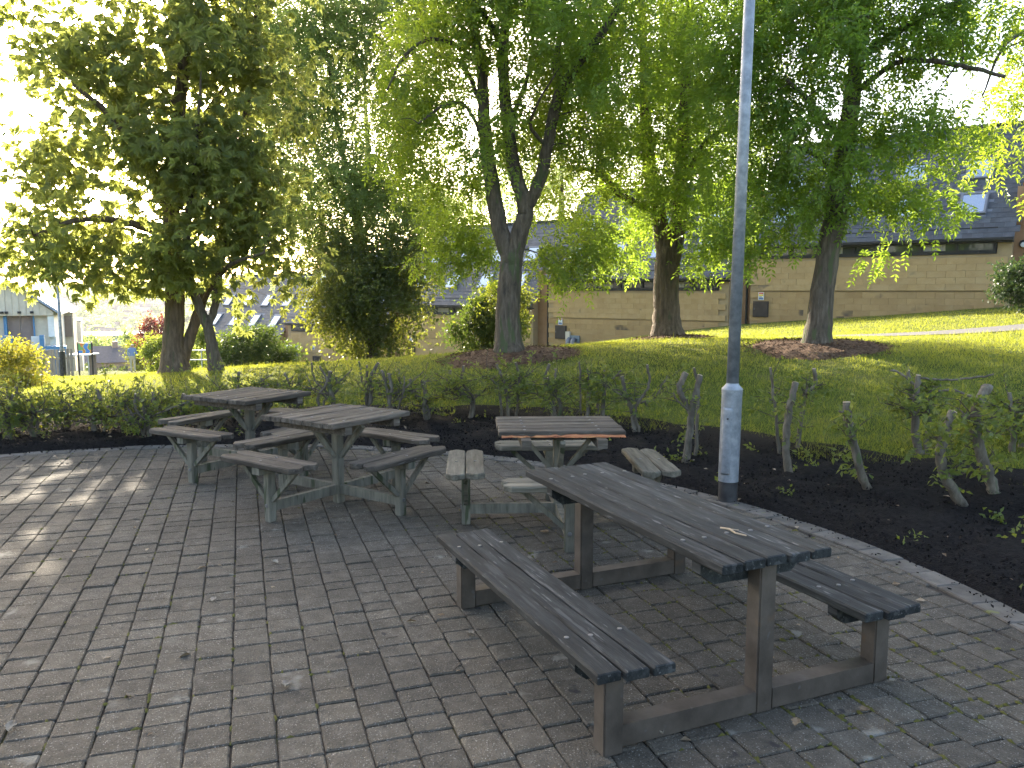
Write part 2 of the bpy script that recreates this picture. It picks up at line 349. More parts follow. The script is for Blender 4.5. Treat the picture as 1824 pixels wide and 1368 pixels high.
# planting bed of dark compost round the patio
a = Acc()
th = np.radians(np.arange(-30, 215, 1.0)); rr = np.linspace(5.80, 8.15, 26)
TH, RR = np.meshgrid(th, rr)
edge = .28 * np.sin(TH * 7.3) + .18 * np.sin(TH * 17 + 1) + .1 * np.sin(TH * 41)
Rw = 5.80 + (RR - 5.80) * (1 + edge * .13)
BX = PC[0] + Rw * np.cos(TH); BY = PC[1] + Rw * np.sin(TH)
bump = .035 * np.sin(BX * 5.1 + 1.3 * np.sin(BY * 3)) * np.cos(BY * 4.3) + rng.normal(0, .012, BX.shape)
f = (RR - 5.80) / 2.35
BZ = np.where(Rw < 5.9, .0, H(BX, BY)) + .05 * np.sin(np.pi * np.clip(f, 0, 1)) ** .6 + bump * np.sin(np.pi * np.clip(f, 0, 1)) ** .5
BZ = np.where(f > .97, BZ - .08, BZ); BZ[0] = -.03
nr, nt_ = BX.shape
i, j = np.meshgrid(np.arange(nt_ - 1), np.arange(nr - 1)); k = (j * nt_ + i).ravel()
a.add(np.stack([BX, BY, BZ], -1).reshape(-1, 3), np.stack([k, k + nt_, k + nt_ + 1, k + 1], -1))
bed = tag(a.build('planting_bed', M['soil'], smooth=True), kind='structure')
def bed_z(x, y):
    return Hs(x, y) + .045

# asphalt path across the lawn
PATH = np.array([(-9, 27.5), (-5, 25), (-1, 22.6), (2.2, 20.6), (4.8, 19.0), (7.2, 17.9), (9.5, 17.5), (12, 18.0), (14.5, 19.2), (18, 21.5), (24, 26)])
tt = np.linspace(0, len(PATH) - 1, 90)
px_ = np.interp(tt, np.arange(len(PATH)), PATH[:, 0]); py_ = np.interp(tt, np.arange(len(PATH)), PATH[:, 1])
for _ in range(6):
    px_[1:-1] = (px_[:-2] + px_[1:-1] * 2 + px_[2:]) / 4; py_[1:-1] = (py_[:-2] + py_[1:-1] * 2 + py_[2:]) / 4
PATHP = np.stack([px_, py_], 1); T = np.gradient(PATHP, axis=0); T /= np.linalg.norm(T, axis=1)[:, None]; Nn = np.stack([-T[:, 1], T[:, 0]], 1)
a = Acc(); rows = []
for s in (-.72, -.36, 0, .36, .72):
    q = PATHP + Nn * s; rows.append(np.column_stack([q, H(q[:, 0], q[:, 1]) + .02]))
V = np.stack(rows, 1); m = len(PATHP)
i, j = np.meshgrid(np.arange(4), np.arange(m - 1)); k = (j * 5 + i).ravel()
a.add(V.reshape(-1, 3), np.stack([k, k + 5, k + 6, k + 1], -1)[:, ::-1])
tag(a.build('path', M['asphalt'], smooth=True), kind='structure')

# ------------------------------------------------------------------ patio
a = Acc(); n = 96; ths = np.arange(n) * 2 * math.pi / n
a.add(np.vstack([[PC[0], PC[1], -.014], np.column_stack([PC[0] + 5.83 * np.cos(ths), PC[1] + 5.83 * np.sin(ths), np.full(n, -.014)])]),
      tris=[(0, 1 + q, 1 + (q + 1) % n) for q in range(n)])
patio = tag(a.build('patio', M['joint']), kind='structure')
CA = math.radians(108.4)                       # direction of the courses
ec = np.array([math.cos(CA), math.sin(CA)]); en = np.array([ec[1], -ec[0]])
PAVW = .171; LENS = [.126, .166, .207]
pav = []
for r_ in range(-36, 40):
    s = -6.2 + rng.uniform(0, .2)
    while s < 6.2:
        li = rng.choice(3, p=[.24, .44, .32]); L_ = LENS[li]
        c = PC + en * (r_ * PAVW) + ec * (s + L_ / 2)
        if np.hypot(*(c - PC)) < 5.66 and c[1] > .7 and abs(c[0]) < .80 * c[1] + 1.3:
            pav.append((c[0], c[1], li, np.hypot(*(c - PC)) + .16 < 5.60))
        s += L_
def in_frame(x, y, z=0):
    d = y * math.cos(PITCH) + (CAMH - z) * math.sin(PITCH); v = y * math.sin(PITCH) - (CAMH - z) * math.cos(PITCH)
    return abs(x / d * FOC) < 930 and v / d * FOC > -700
vis = [p for p in pav if p[3] and in_frame(p[0], p[1])]
vis.sort(key=lambda p: p[0] ** 2 + p[1] ** 2)
near = set((p[0], p[1]) for p in vis[:300])
pm = {(li, v): bev_box_mesh('paver', LENS[li] - .006, PAVW - .006, .05, .0065, M['paver'], -.05, .004) for li in range(3) for v in range(4)}
rest = Acc()
for x, y, li, full in pav:
    zj = max(-.005, rng.normal(0, .0024) + .003 * math.sin(x * 1.9 + y) * math.sin(y * 1.4)); tx, ty = rng.normal(0, .010, 2); rz = CA + rng.normal(0, .008)
    if (x, y) in near:
        o = link('paver', pm[li, int(rng.integers(4))], patio, (x, y, zj), (tx, ty, rz))
        continue
    l, w = LENS[li] / 2 - .003, PAVW / 2 - .003; b = .006
    P = []
    for zz, ins in ((0, b), (-b, 0), (-.03, 0)):
        for sx, sy in ((-1, -1), (1, -1), (1, 1), (-1, 1)):
            q = np.array([x, y]) + ec * sx * (l - ins) + en * sy * (w - ins) + rng.normal(0, .0012, 2)
            rad = q - PC; rl = np.hypot(*rad)
            if rl > 5.630 - ins: q = PC + rad / rl * (5.630 - ins)
            P.append((q[0], q[1], zz + zj + tx * sx * l))
    rest.add(P, [(3, 2, 1, 0)] + [(4 * g + s_, 4 * g + (s_ + 1) % 4, 4 * g + 4 + (s_ + 1) % 4, 4 * g + 4 + s_) for g in (0, 1) for s_ in range(4)])
tag(rest.build('pavers', M['paver_island'], patio), kind='stuff')
an = -.55
while an < 3.6:
    da = rng.uniform(.036, .05); r0, r1 = 5.64, 5.815; P = []
    zj = rng.normal(.004, .004)
    for zz, ins in ((0, .007), (-.007, 0), (-.06, 0)):
        for rr_, aa in ((r0 + ins, an + .0006 + ins / 6), (r1 - ins, an + .0006 + ins / 6), (r1 - ins, an + da - .0006 - ins / 6), (r0 + ins, an + da - .0006 - ins / 6)):
            P.append((PC[0] + rr_ * math.cos(aa), PC[1] + rr_ * math.sin(aa), zz + zj))
    c = np.mean(P[:4], 0)
    e = Acc(); e.add(np.array(P) - c, [(0, 1, 2, 3)] + [(4 * g + (s_ + 1) % 4, 4 * g + s_, 4 * g + 4 + s_, 4 * g + 4 + (s_ + 1) % 4) for g in (0, 1) for s_ in range(4)])
    e.build('edging_stone', M['edging'], patio, loc=c)
    an += da
# moss growing out of the joints
ms = Acc()
for _ in range(7000):
    p = pav[int(rng.integers(len(pav)))]
    if rng.random() > .25 + .75 * (p[0] > -.3): continue
    s = rng.uniform(-.5, .5)
    c = np.array(p[:2]) + (en * PAVW / 2 + ec * s * LENS[p[2]] if rng.random() < .65 else ec * LENS[p[2]] / 2 + en * s * PAVW)
    if np.sin(c[0] * 2.1 + 1.7 * np.sin(c[1] * 1.3)) + .5 * (c[0] > .3) + rng.normal(0, .5) < .45 or np.hypot(*(c - PC)) > 5.6: continue
    h = rng.uniform(.003, .009); w = rng.uniform(.005, .011); k = 6
    d_ = ec if rng.random() < .65 else en; q_ = np.array([-d_[1], d_[0]])
    ring = [(c + d_ * math.cos(t) * w * 2.6 + q_ * math.sin(t) * w * rng.uniform(.7, 1.2)) for t in np.arange(k) * 2 * math.pi / k]
    ms.add([(q[0], q[1], -.006) for q in ring] + [(c[0], c[1], h)], tris=[(t, (t + 1) % k, k) for t in range(k)])
tag(ms.build('moss', M['moss'], smooth=True), 'yellow green moss in the patio joints', None, None, 'stuff')
for o in COL.objects:
    if o.name == 'moss': o['category'] = 'moss'

# ------------------------------------------------------------------ timber pieces
_plank_cache = {}
def plank_mesh(L, Wd, T, mat_, var=0, cham=0.0, wear=.0025):
    """sawn plank along X, rounded worn edges, optional cut corners; top face at z=0"""
    key = (round(L, 3), round(Wd, 3), T, mat_.name, var, cham)
    if key in _plank_cache: return _plank_cache[key]
    r = np.random.default_rng(abs(hash((round(L * 1000), round(Wd * 1000), var))) % 99991)
    nseg = 14; b = .006; hw = Wd / 2
    xs_ = list(np.linspace(-L / 2, L / 2, nseg + 1))
    if cham: xs_ = sorted(set([-L / 2, -L / 2 + cham, L / 2 - cham, L / 2] + [x for x in xs_ if abs(x) < L / 2 - cham * 1.3]))
    else:  xs_ = sorted(set([-L / 2, -L / 2 + .006, L / 2 - .006, L / 2] + [x for x in xs_ if abs(x) < L / 2 - .02]))
    warp = r.normal(0, .0016); ph = r.uniform(0, 6)
    V = []
    for x in xs_:
        k = 1.0; ins = 0.0
        if cham and abs(x) > L / 2 - 1e-6: k = 1 - cham * 1.0 / hw if cham < hw else .4
        elif not cham and abs(x) > L / 2 - 1e-6: ins = .004
        zc = warp * math.sin(x * 2.2 + ph) + r.normal(0, .0006)
        h = hw * k + r.normal(0, wear * .35)
        e1, e2 = abs(r.normal(0, wear)), abs(r.normal(0, wear))
        V += [(x, -h + b + e1, zc - ins), (x, h - b - e2, zc - ins), (x, h - ins, zc - b - e2), (x, h - ins, zc - T + b), (x, h - b, zc - T + ins), (x, -h + b, zc - T + ins), (x, -h + ins, zc - T + b), (x, -h + ins, zc - b - e1)]
    n = len(xs_); Q = []
    for s in range(n - 1):
        for q in range(8): Q.append((s * 8 + q, s * 8 + (q + 1) % 8, s * 8 + 8 + (q + 1) % 8, s * 8 + 8 + q))
    A_ = Acc(); A_.add(V, [tuple(reversed(q)) for q in Q] + [(0, 1, 2, 7), (7, 2, 3, 6), (6, 3, 4, 5)] + [tuple((n - 1) * 8 + t for t in reversed(q)) for q in ((0, 1, 2, 7), (7, 2, 3, 6), (6, 3, 4, 5))])
    me = A_.mesh('plank', mat_)
    bm = bmesh.new(); bm.from_mesh(me); bmesh.ops.recalc_face_normals(bm, faces=bm.faces); bm.to_mesh(me); bm.free()
    _plank_cache[key] = me
    return me

def post_mesh(name, w, d, h, mat_, b=.006):
    bm = bmesh.new(); bmesh.ops.create_cube(bm, size=1)
    for v in bm.verts: v.co = Vector((v.co.x * w, v.co.y * d, (v.co.z + .5) * h))
    bmesh.ops.bevel(bm, geom=list(bm.edges), offset=b, segments=2, affect='EDGES')
    me = bpy.data.meshes.new(name); bm.to_mesh(me); bm.free(); me.materials.append(mat_); return me

_bolt = None
def bolt(parent, x, y, z):
    global _bolt
    if _bolt is None:
        A_ = Acc(); A_.tube([(0, 0, -.004), (0, 0, .0025), (0, 0, .0035)], [.0105, .0105, .006], 10); _bolt = A_.mesh('bolt', M['bolt'], smooth=False)
    return link('bolt', _bolt, parent, (x, y, z))

# ---- long picnic table in front
UA = math.atan2(-.917, .398)
ta = empty('picnic_table', (.705, 4.02, 0), UA)
tag(ta, 'long dark picnic table with two benches, nearest of the four tables', 'picnic table')
TZ, SZ = .69, .375
for k in range(5):
    y = (k - 2) * .114; L_ = 1.86 + rng.uniform(-.02, .01)
    p = link('tabletop_plank', plank_mesh(L_, .104, .042, M['wood_dark'], k), ta, (rng.uniform(-.008, .008), y, TZ + rng.normal(0, .0012)), (rng.normal(0, .006), 0, rng.normal(0, .0015)))
    for bx in (-.66, .60):
        bolt(p, bx + rng.uniform(-.015, .015), rng.uniform(-.02, .02), .001)
for sgn, nm in ((-1, 0), (1, 1)):
    for k in range(3):
        y = (.635 if sgn > 0 else -.695) + (k - 1) * .110
        p = link('bench_plank', plank_mesh(1.86 + .012 * k, .101, .042, M['wood_dark'], 6 + k + 3 * nm), ta, ((.03 if sgn > 0 else .06) + rng.uniform(-.012, .012), y, SZ + rng.normal(0, .001)), (rng.normal(0, .006), 0, rng.normal(0, .0015)))
        for bx in (-.66, .60): bolt(p, bx, rng.uniform(-.015, .015), .001)
pm_t = post_mesh('post', .085, .085, TZ - .04, M['frame_dark']); pm_s = post_mesh('post', .085, .085, SZ - .04, M['frame_dark'])
for fx in (-.70, .84):
    link('table_post', pm_t, ta, (fx, 0, 0)); 
    for by in (-.745, .66): link('bench_post', pm_s, ta, (fx + (.03 if by < 0 and fx > 0 else 0), by, 0))
    A_ = Acc(); A_.box(fx - .040, fx + .040, .044, .616, .008, .095); A_.box(fx - .040, fx + .040, -.70, -.044, .008, .095)
    A_.build('base_beam', M['frame_dark'], ta)
    bx = fx + (-.085 if fx > 0 else .085)
    A_ = Acc(); prof = [(-.27, 0), (.27, 0), (.27, -.045), (.20, -.095), (-.20, -.095), (-.27, -.045)]
    def bearer(prof, x0, x1, zt, yc):
        A2 = Acc(); n = len(prof); v = [(x, yc + p[0], zt + p[1]) for x in (x0, x1) for p in prof]
        A2.add(v, [(0, 1, 2, 5), (5, 2, 3, 4), (n, n + 5, n + 2, n + 1), (n + 5, n + 4, n + 3, n + 2)] + [(q, n + q, n + (q + 1) % n, (q + 1) % n) for q in range(n)])
        return A2
    bearer(prof, bx - .03, bx + .03, TZ - .043, 0).build('table_bearer', M['wood_dark'], ta)
    for sgn in (-1, 1):
        bearer([(-.15, 0), (.15, 0), (.15, -.035), (.10, -.075), (-.10, -.075), (-.15, -.035)], bx - .028, bx + .028, SZ - .043, .635 if sgn > 0 else -.695).build('bench_bearer', M['wood_dark'], ta)

# ---- square tables with four seats
def square_table(loc, rz, label, wood, seatwood, npl=7, missing=False, size=.86, tz=.755, sz=.485, rad=.70):
    t = empty('square_picnic_table', (*loc, 0), rz); tag(t, label, 'picnic table', 'square four-seat picnic tables')
    w = size / npl
    for k in range(npl):
        y = (k - (npl - 1) / 2) * w
        if missing and k == 0: continue
        cm = 0.0
        me = plank_mesh(size + (.06 if missing else 0), w - .009, .042, wood, 20 + k)
        p = link('tabletop_plank', me, t, (rng.uniform(-.005, .005), y, tz + rng.normal(0, .0012)), (rng.normal(0, .005), 0, 0))
        for bx in (-.27, .27): bolt(p, bx, 0, .001)
    for bx in (-.27, .27):
        A_ = Acc(); A_.box(bx - .035, bx + .035, -size / 2 + .01, size / 2 - .01, tz - .105, tz - .043); A_.build('tabletop_bearer', wood, t)
    A_ = Acc(); A_.box(-.235, .235, -.04, .04, tz - .10, tz - .045); A_.build('tabletop_bearer', wood, t)
    link('centre_post', post_mesh('post', .074, .074, tz - .105, M['wood_post']), t, (0, 0, 0))
    for dx, dy in ((1, 0), (-1, 0)):
        A_ = Acc(); A_.beam((dx * .04, dy * .04, tz - .36), (dx * .25, dy * .25, tz - .10), .036, .030); A_.build('brace', M['wood_post'], t)
    for dx, dy in ((0, 1), (0, -1)):
        A_ = Acc(); A_.beam((dx * .04, dy * .04, tz - .36), (dx * .27, dy * .30, tz - .08), .036, .030); A_.build('brace', M['wood_post'], t)
    for q in range(4):
        an = q * math.pi / 2; c, s = math.cos(an), math.sin(an)
        off = .035 if q % 2 else -.035
        A_ = Acc(); A_.beam((c * .0385, s * .0385, .12), (c * (rad - .034), s * (rad - .034), .12), .045, .075); A_.build('cross_beam', M['wood_post'], t)
        seat = link('seat_post', post_mesh('post', .066, .066, sz - .10, M['wood_post']), t, (c * rad, s * rad, 0), (0, 0, an))
        A_ = Acc(); A_.box(-.125, .125, -.04, .04, sz - .098, sz - .041); A_.build('seat_bearer', M['wood_post'], seat)
        for sg in (-1, 1):
            A_ = Acc(); A_.beam((0, sg * .036, .17), (0, sg * .33, sz - .045), .034, .032, up=(1, 0, 0)); A_.build('brace', M['wood_post'], seat)
            pl = link('seat_plank', plank_mesh(.90, .135, .042, seatwood, 40 + q * 2 + (sg > 0), cham=.05), seat, (sg * .0705, rng.uniform(-.008, .008), sz + rng.normal(0, .001)), (0, rng.normal(0, .006), math.pi / 2))
            bolt(pl, rng.uniform(-.01, .01), 0, .001)
    for q in range(4):
        an = q * math.pi / 2 + math.pi / 2
        o_ = bolt(t, math.cos(an - math.pi / 2) * (rad + .034), math.sin(an - math.pi / 2) * (rad + .034), .13); o_.rotation_euler = (math.pi / 2, 0, an); o_.scale = (1.5, 1.5, 1.5)
    return t
tb = square_table((-1.45, 6.62), math.radians(55), 'square timber picnic table with warm brown grey top, in the middle of the patio', M['wood_grey'], M['wood_grey'])
tc = square_table((-2.60, 7.92), math.radians(61), 'square timber picnic table farthest back, its top against the hedge', M['wood_grey'], M['wood_grey'])
td = square_table((.35, 6.02), math.radians(3), 'square timber picnic table with broken orange front edge behind the long table', M['wood_grey'], M['wood_pale'], npl=6, missing=True)
# splintered remains of the broken front plank
A_ = Acc(); n = 26; xsx = np.linspace(-.44, .45, n); r = np.random.default_rng(5)
top = -.268 - np.abs(r.normal(0, .012, n)) - .02 * (np.sin(xsx * 5) > .2); fr = top - .008 - np.abs(r.normal(0, .012, n))
V = []
for k in range(n):
    zt = .735 - abs(r.normal(0, .006)); V += [(xsx[k], -.262, zt), (xsx[k], fr[k] - .012, zt - .008), (xsx[k], fr[k] - .02, .716), (xsx[k], -.262, .713)]
Q = [(4 * k + s, 4 * k + (s + 1) % 4, 4 * k + 4 + (s + 1) % 4, 4 * k + 4 + s) for k in range(n - 1) for s in range(4)] + [(3, 2, 1, 0), (4 * n - 4, 4 * n - 3, 4 * n - 2, 4 * n - 1)]
A_.add(V, Q); tag(A_.build('splintered_plank', M['wood_split'], td), 'splintered orange remains of the front plank')

# ------------------------------------------------------------------ galvanised lamp column
lp = empty('lamp_column', (1.815, 6.66, 0)); lp.rotation_euler = (0, math.radians(.75), 0)
tag(lp, 'tall galvanised steel lamp column with black base beside the planting bed', 'lamp post')
A_ = Acc(); A_.tube([(0, 0, -.1), (0, 0, .12), (0, 0, .175)], [.079, .0785, .078], 28); A_.build('base', M['black_paint'], lp, smooth=False)
A_ = Acc(); A_.tube([(0, 0, .174), (0, 0, .9), (0, 0, .945), (0, 0, .955), (0, 0, .985), (0, 0, 1.0)], [.0835, .0835, .086, .086, .056, .052], 32, cap=False)
A_.build('lower_shaft', M['galv'], lp, smooth=True)
A_ = Acc(); A_.tube([(0, 0, .98), (0, 0, 3), (0, 0, 5.2)], [.0500, .046, .041], 28); A_.build('upper_shaft', M['galv'], lp, smooth=True)
A_ = Acc(); dth = np.linspace(math.radians(205), math.radians(262), 9); zz = [.24, .26, .52, .78, .80]; V = []
for z in zz:
    ins = .07 if z in (.24, .80) else 0
    for t in np.linspace(dth[0] + ins, dth[-1] - ins, 9): V.append((.0895 * math.cos(t), .0895 * math.sin(t), z))
A_.add(V, [(r_ * 9 + c, r_ * 9 + c + 1, r_ * 9 + 10 + c, r_ * 9 + 9 + c) for r_ in range(4) for c in range(8)])
dr = A_.build('door', M['galv'], lp, smooth=True); md = dr.modifiers.new('s', 'SOLIDIFY'); md.thickness = .007
A_ = Acc(); A_.tube([(-.045, -.075, .71), (-.052, -.086, .71)], [.008, .008], 8); A_.build('lock', M['black_paint'], dr)
A_ = Acc(); A_.tube([(0, 0, 5.2), (0, 0, 5.3), (0, 0, 5.32), (0, 0, 5.5), (0, 0, 5.52)], [.05, .05, .16, .2, .05], 20); A_.build('lantern', M['galv'], lp)

# ------------------------------------------------------------------ stepped stone terrace behind the lawn
DD = np.array([-.799, .602]); P0 = np.array([16.5, 27.0]); BRZ = math.atan2(-.602, .799)
BL, TS = 8.8, 9.7
block_me = bev_box_mesh('block', .596, .221, .03, .003, M['stone'])        # lies in XY, front = +Z
blockp_me = bev_box_mesh('block', .596, .221, .03, .003, M['stone_plinth'])
slate_me = {}
def slate_mesh(v):
    if v not in slate_me: slate_me[v] = bev_box_mesh('slate', .297, .30, .008, .002, M['slate'], 0, .004)
    return slate_me[v]

def terrace(idx, sill, label, detail):
    """house of the terrace: local x to the right along the facade, y to the back, root at its left front foot"""
    t0 = idx * TS; pl = P0 + DD * (t0 + BL)
    base = sill - 3.5; S = 3.5
    b = empty('terrace_house', (pl[0], pl[1], base), BRZ); tag(b, label, 'house', 'stepped stone terrace')
    D_ = 6.6; RH = 3.9; EV = S + .86; RY = 3.25
    A_ = Acc(); A_.box(0, BL, .03, D_, 0, S - 1.25); A_.box(0, BL, 0, D_, S - 1.25, S)
    wall = A_.build('wall', M['stone_wall'], b)
    A_ = Acc()
    for x0, x1 in ((0, .30), (BL - .42, BL)): A_.box(x0, x1, 0.005, D_ - .005, S + .001, EV - .02)
    A_.box(.30, BL - .42, .25, D_ - .01, S + .001, EV - .03)
    for x in (0.0, BL - .2):                                        # gable triangles
        A_.add([(x, .06, EV - .04), (x, D_ - .06, EV - .04), (x, RY + .05, EV + RH - .12), (x + .2, .06, EV - .04), (x + .2, D_ - .06, EV - .04), (x + .2, RY + .05, EV + RH - .12)],
               [(0, 3, 4, 1), (1, 4, 5, 2), (2, 5, 3, 0)], [(0, 1, 2), (3, 5, 4)])
    A_.build('gable', M['stone_wall'], b)
    # blocks of the facade
    rows_up = int(1.25 / .2225); nb = int(BL / .60)
    spots = []
    for r_ in range(5): 
        for c in range(nb + 1): spots.append((c * .60 + (.30 if r_ % 2 else 0), S - 1.25 + .135 + r_ * .225, -.018, 0))
    nlow = 6
    for r_ in range(nlow):
        for c in range(nb + 1): spots.append((c * .60 + (.30 if r_ % 2 == 0 else 0), S - 1.25 - .14 - r_ * .225, .012, 1))
    if detail:
        for x, z, y, low in spots:
            if x < .29 or x > BL - .29: continue
            link('block', blockp_me if low else block_me, wall, (x, y + rng.normal(0, .0015), z), (math.pi / 2, 0, 0))
    else:
        A_ = Acc()
        for x, z, y, low in spots:
            if x < .29 or x > BL - .29: continue
            A_.box(x - .297, x + .297, y - .03, y, z - .1085, z + .1085)
        tag(A_.build('blocks', M['stone'], wall), kind='stuff')
    # window band
    fr = Acc(); w0, w1 = .34, BL - .44
    fr.box(w0, w1, -.05, .10, S + .002, S + .13); fr.box(w0, w1, -.04, .10, S + .57, EV + .02); fr.box(w0, w0 + .10, -.045, .1, S + .131, S + .569); fr.box(w1 - .10, w1, -.045, .1, S + .131, S + .569)
    npn = 7; step = (w1 - w0 - .1) / npn
    for k in range(1, npn):
        fr.box(w0 + k * step + .0, w0 + k * step + (.14 if k % 2 else .08), -.043, .1, S + .131, S + .569)
    band = fr.build('window_band', M['joinery'], b)
    for k in range(npn):
        x0 = w0 + k * step + (.1 if k == 0 else (.14 if k % 2 else .08)); x1 = w0 + (k + 1) * step if k < npn - 1 else w1 - .1
        A_ = Acc(); A_.box(x0 + .002, x1 - .002, .03, .04, S + .133, S + .567); A_.build('pane', M['glass'], band)
        if k in (2, 5):
            A_ = Acc(); n = 24; xx = np.linspace(x0, x1 - .3, n); yy = .022 + .006 * np.sin(np.arange(n) * 1.9)
            A_.add(np.column_stack([np.r_[xx, xx], np.r_[yy, yy], np.r_[np.full(n, S + .135), np.full(n, S + .565)]]), [(q, q + 1, n + q + 1, n + q) for q in range(n - 1)])
            A_.build('curtain', M['curtain'], band)
    # roof
    sl = math.hypot(RY + .25, RH + .3); ang = math.atan2(RH, RY)
    A_ = Acc(); ex, o_ = .0, .28
    y0, z0 = -o_, EV - o_ * RH / RY
    th = .10
    for ya, za, yb, zb in ((y0, z0, RY, EV + RH), (D_ + o_, z0, RY, EV + RH)):
        A_.add([(-.06, ya, za), (BL + .06, ya, za), (BL + .06, yb, zb), (-.06, yb, zb), (-.06, ya, za - th), (BL + .06, ya, za - th), (BL + .06, yb, zb - th), (-.06, yb, zb - th)],
               [(0, 1, 2, 3), (7, 6, 5, 4), (0, 4, 5, 1), (1, 5, 6, 2), (3, 2, 6, 7), (0, 3, 7, 4)])
    roof = A_.build('roof', M['lead'], b)
    A_ = Acc(); A_.beam((-.06, RY, EV + RH + .02), (BL + .06, RY, EV + RH + .02), .24, .07); A_.build('ridge', M['slate'], roof)
    A_ = Acc(); A_.beam((-.05, y0 - .05, z0 - .05), (BL + .05, y0 - .05, z0 - .05), .11, .09); A_.build('gutter', M['joinery'], roof)
    A_ = Acc(); A_.box(-.04, BL + .04, y0 + .045, .05, z0 - .16, z0 - .105); A_.build('soffit', M['joinery'], roof)
    L_ = math.hypot(RY + o_, RH * (1 + o_ / RY)); nrow = int(L_ / .225)
    uy, uz = (RY + o_) / L_, (EV + RH - z0) / L_
    sky_x = [1.05 + 2.15 * k for k in range(4)]; sky_s = [(1.05, 1.0), (2.75, 1.0)]
    mass = Acc(); objs = []
    for r_ in range(nrow):
        s = .12 + r_ * .225
        for c in range(int(BL / .3) + 1):
            x = c * .3 + (.15 if r_ % 2 else 0)
            if x > BL + .05: continue
            if any(abs(x - sx) < .52 and s0 - .12 < s < s0 + sh + .12 for sx in sky_x for s0, sh in sky_s): continue
            objs.append((x, s))
    objs.sort(key=lambda q: -q[0])
    for k, (x, s) in enumerate(objs):
        y, z = y0 + uy * s, z0 + uz * s
        if detail and k < 300 and idx == 0:
            link('slate', slate_mesh(int(rng.integers(4))), roof, (x, y - .012 * uz, z + .012 * uy), (ang - .03, 0, rng.normal(0, .004)))
        else:
            a2 = ang - .03; e1 = np.array([0, math.cos(a2), math.sin(a2)]); e3 = np.array([0, -math.sin(a2), math.cos(a2)]); c = np.array([x, y, z]) + e3 * (.014 + rng.uniform(0, .003))
            X1 = np.array([.1485, 0, 0]); F = e1 * .15; U = e3 * .008
            mass.add([c - X1 - F, c + X1 - F, c + X1 + F, c - X1 + F, c - X1 - F + U, c + X1 - F + U, c + X1 + F + U, c - X1 + F + U], [(4, 5, 6, 7), (0, 1, 5, 4), (1, 2, 6, 5), (3, 0, 4, 7)])
    tag(mass.build('slates', M['slate_island'], roof), kind='stuff')
    # roof windows
    for sx in sky_x:
        for s0, sh in sky_s:
            y, z = y0 + uy * s0, z0 + uz * s0
            f_ = Acc(); w = .42
            for (xa, xb, sa, sb) in ((-w, w, 0, .07), (-w, w, sh - .07, sh), (-w, -w + .07, .0705, sh - .0705), (w - .07, w, .0705, sh - .0705)):
                f_.box(xa, xb, sa, sb, .01, .10)
            k_ = f_.build('skylight', M['lead'], b, loc=(sx, y, z), rot=(ang, 0, 0))
            g_ = Acc(); g_.box(-w + .071, w - .071, .071, sh - .071, .06, .075); g_.build('pane', M['skyglass'], k_)
    # recessed link to the next house up the slope
    A_ = Acc(); A_.box(BL + .003, TS - .003, .42, 5.5, 0, EV + 1.35); A_.build('link_wall', M['stone_shaded'], b)
    A_ = Acc(); A_.tube([(BL + .62, .36, .3), (BL + .62, .36, EV + 1.0)], [.045, .045], 10); A_.build('downpipe', M['joinery'], b)
    return b, base, S
SILLS = [3.02, 1.80, .57, -.64, -1.85]
names = ['stone terrace house highest on the slope, behind the leaning tree', 'stone terrace house behind the thick straight tree trunk, second from the top',
         'stone terrace house behind the dark maple and the ivy-leaved shrub, third from the top', 'stone terrace house behind the grey steel cabinet, second lowest of the row',
         'stone terrace house with its slate roof low behind the laurel bush, lowest of the row']
HB = [terrace(k, SILLS[k], names[k], k < 2) for k in range(5)]
b0, _, _ = terrace(-1, 4.25, 'stone terrace house at the right edge beside the wall lamp', False)

def on_wall(idx, px, out=0.0):
    """point of house idx's facade plane seen in photo column px (x,y)"""
    u = (px - 912) / FOC; t = (P0[0] - u * P0[1]) / (-DD[0] + u * DD[1]); p = P0 + DD * t
    nrm = np.array([-.602, -.799]); return p + nrm * out

def wall_thing(name, idx, px, py, w, h, dep, mat_, label, cat, group=None, extra=None):
    p = on_wall(idx, px); q = at(px, py, p[1]); p2 = on_wall(idx, px, .045)
    o = empty(name, (p2[0], p2[1], q[2] - h / 2), BRZ); tag(o, label, cat, group)
    return o
def cupboard(idx, px, py, label):
    o = wall_thing('meter_cupboard', idx, px, py, .58, .60, .1, None, label, 'meter box', 'meter cupboards on the terrace')
    A_ = Acc(); A_.box(-.31, .31, -.03, 0, 0, .62); A_.box(-.275, .275, -.045, -.0302, .035, .585); A_.build('door', M['vent'], o)
    A_ = Acc(); A_.box(-.26, -.24, -.06, -.0455, .28, .36); A_.build('handle', M['lead'], o)
    for k in range(4):
        A_ = Acc(); A_.box(-.20, .0, -.052, -.0455, .38 + k * .04, .395 + k * .04); A_.build('louvre', M['joinery'], o)
cupboard(0, 1354, 551, 'dark brown meter cupboard on the wall of the highest house beside the lamp column')
cupboard(1, 1000, 592, 'dark brown meter cupboard beside the gas pipes on the second house')
cupboard(2, 733, 622, 'dark brown meter cupboard low on the wall behind the dark maple')
M['sign_red'] = plain('sign_red', (.55, .08, .06), .5); M['sign_blue'] = plain('sign_blue', (.05, .12, .30), .5); M['sign_yel'] = plain('sign_yellow', (.75, .52, .05), .5); M['ink'] = plain('dark_print', (.03, .03, .03), .6)
M['sign_white'] = plain('sign_white', (.7, .7, .68), .5)
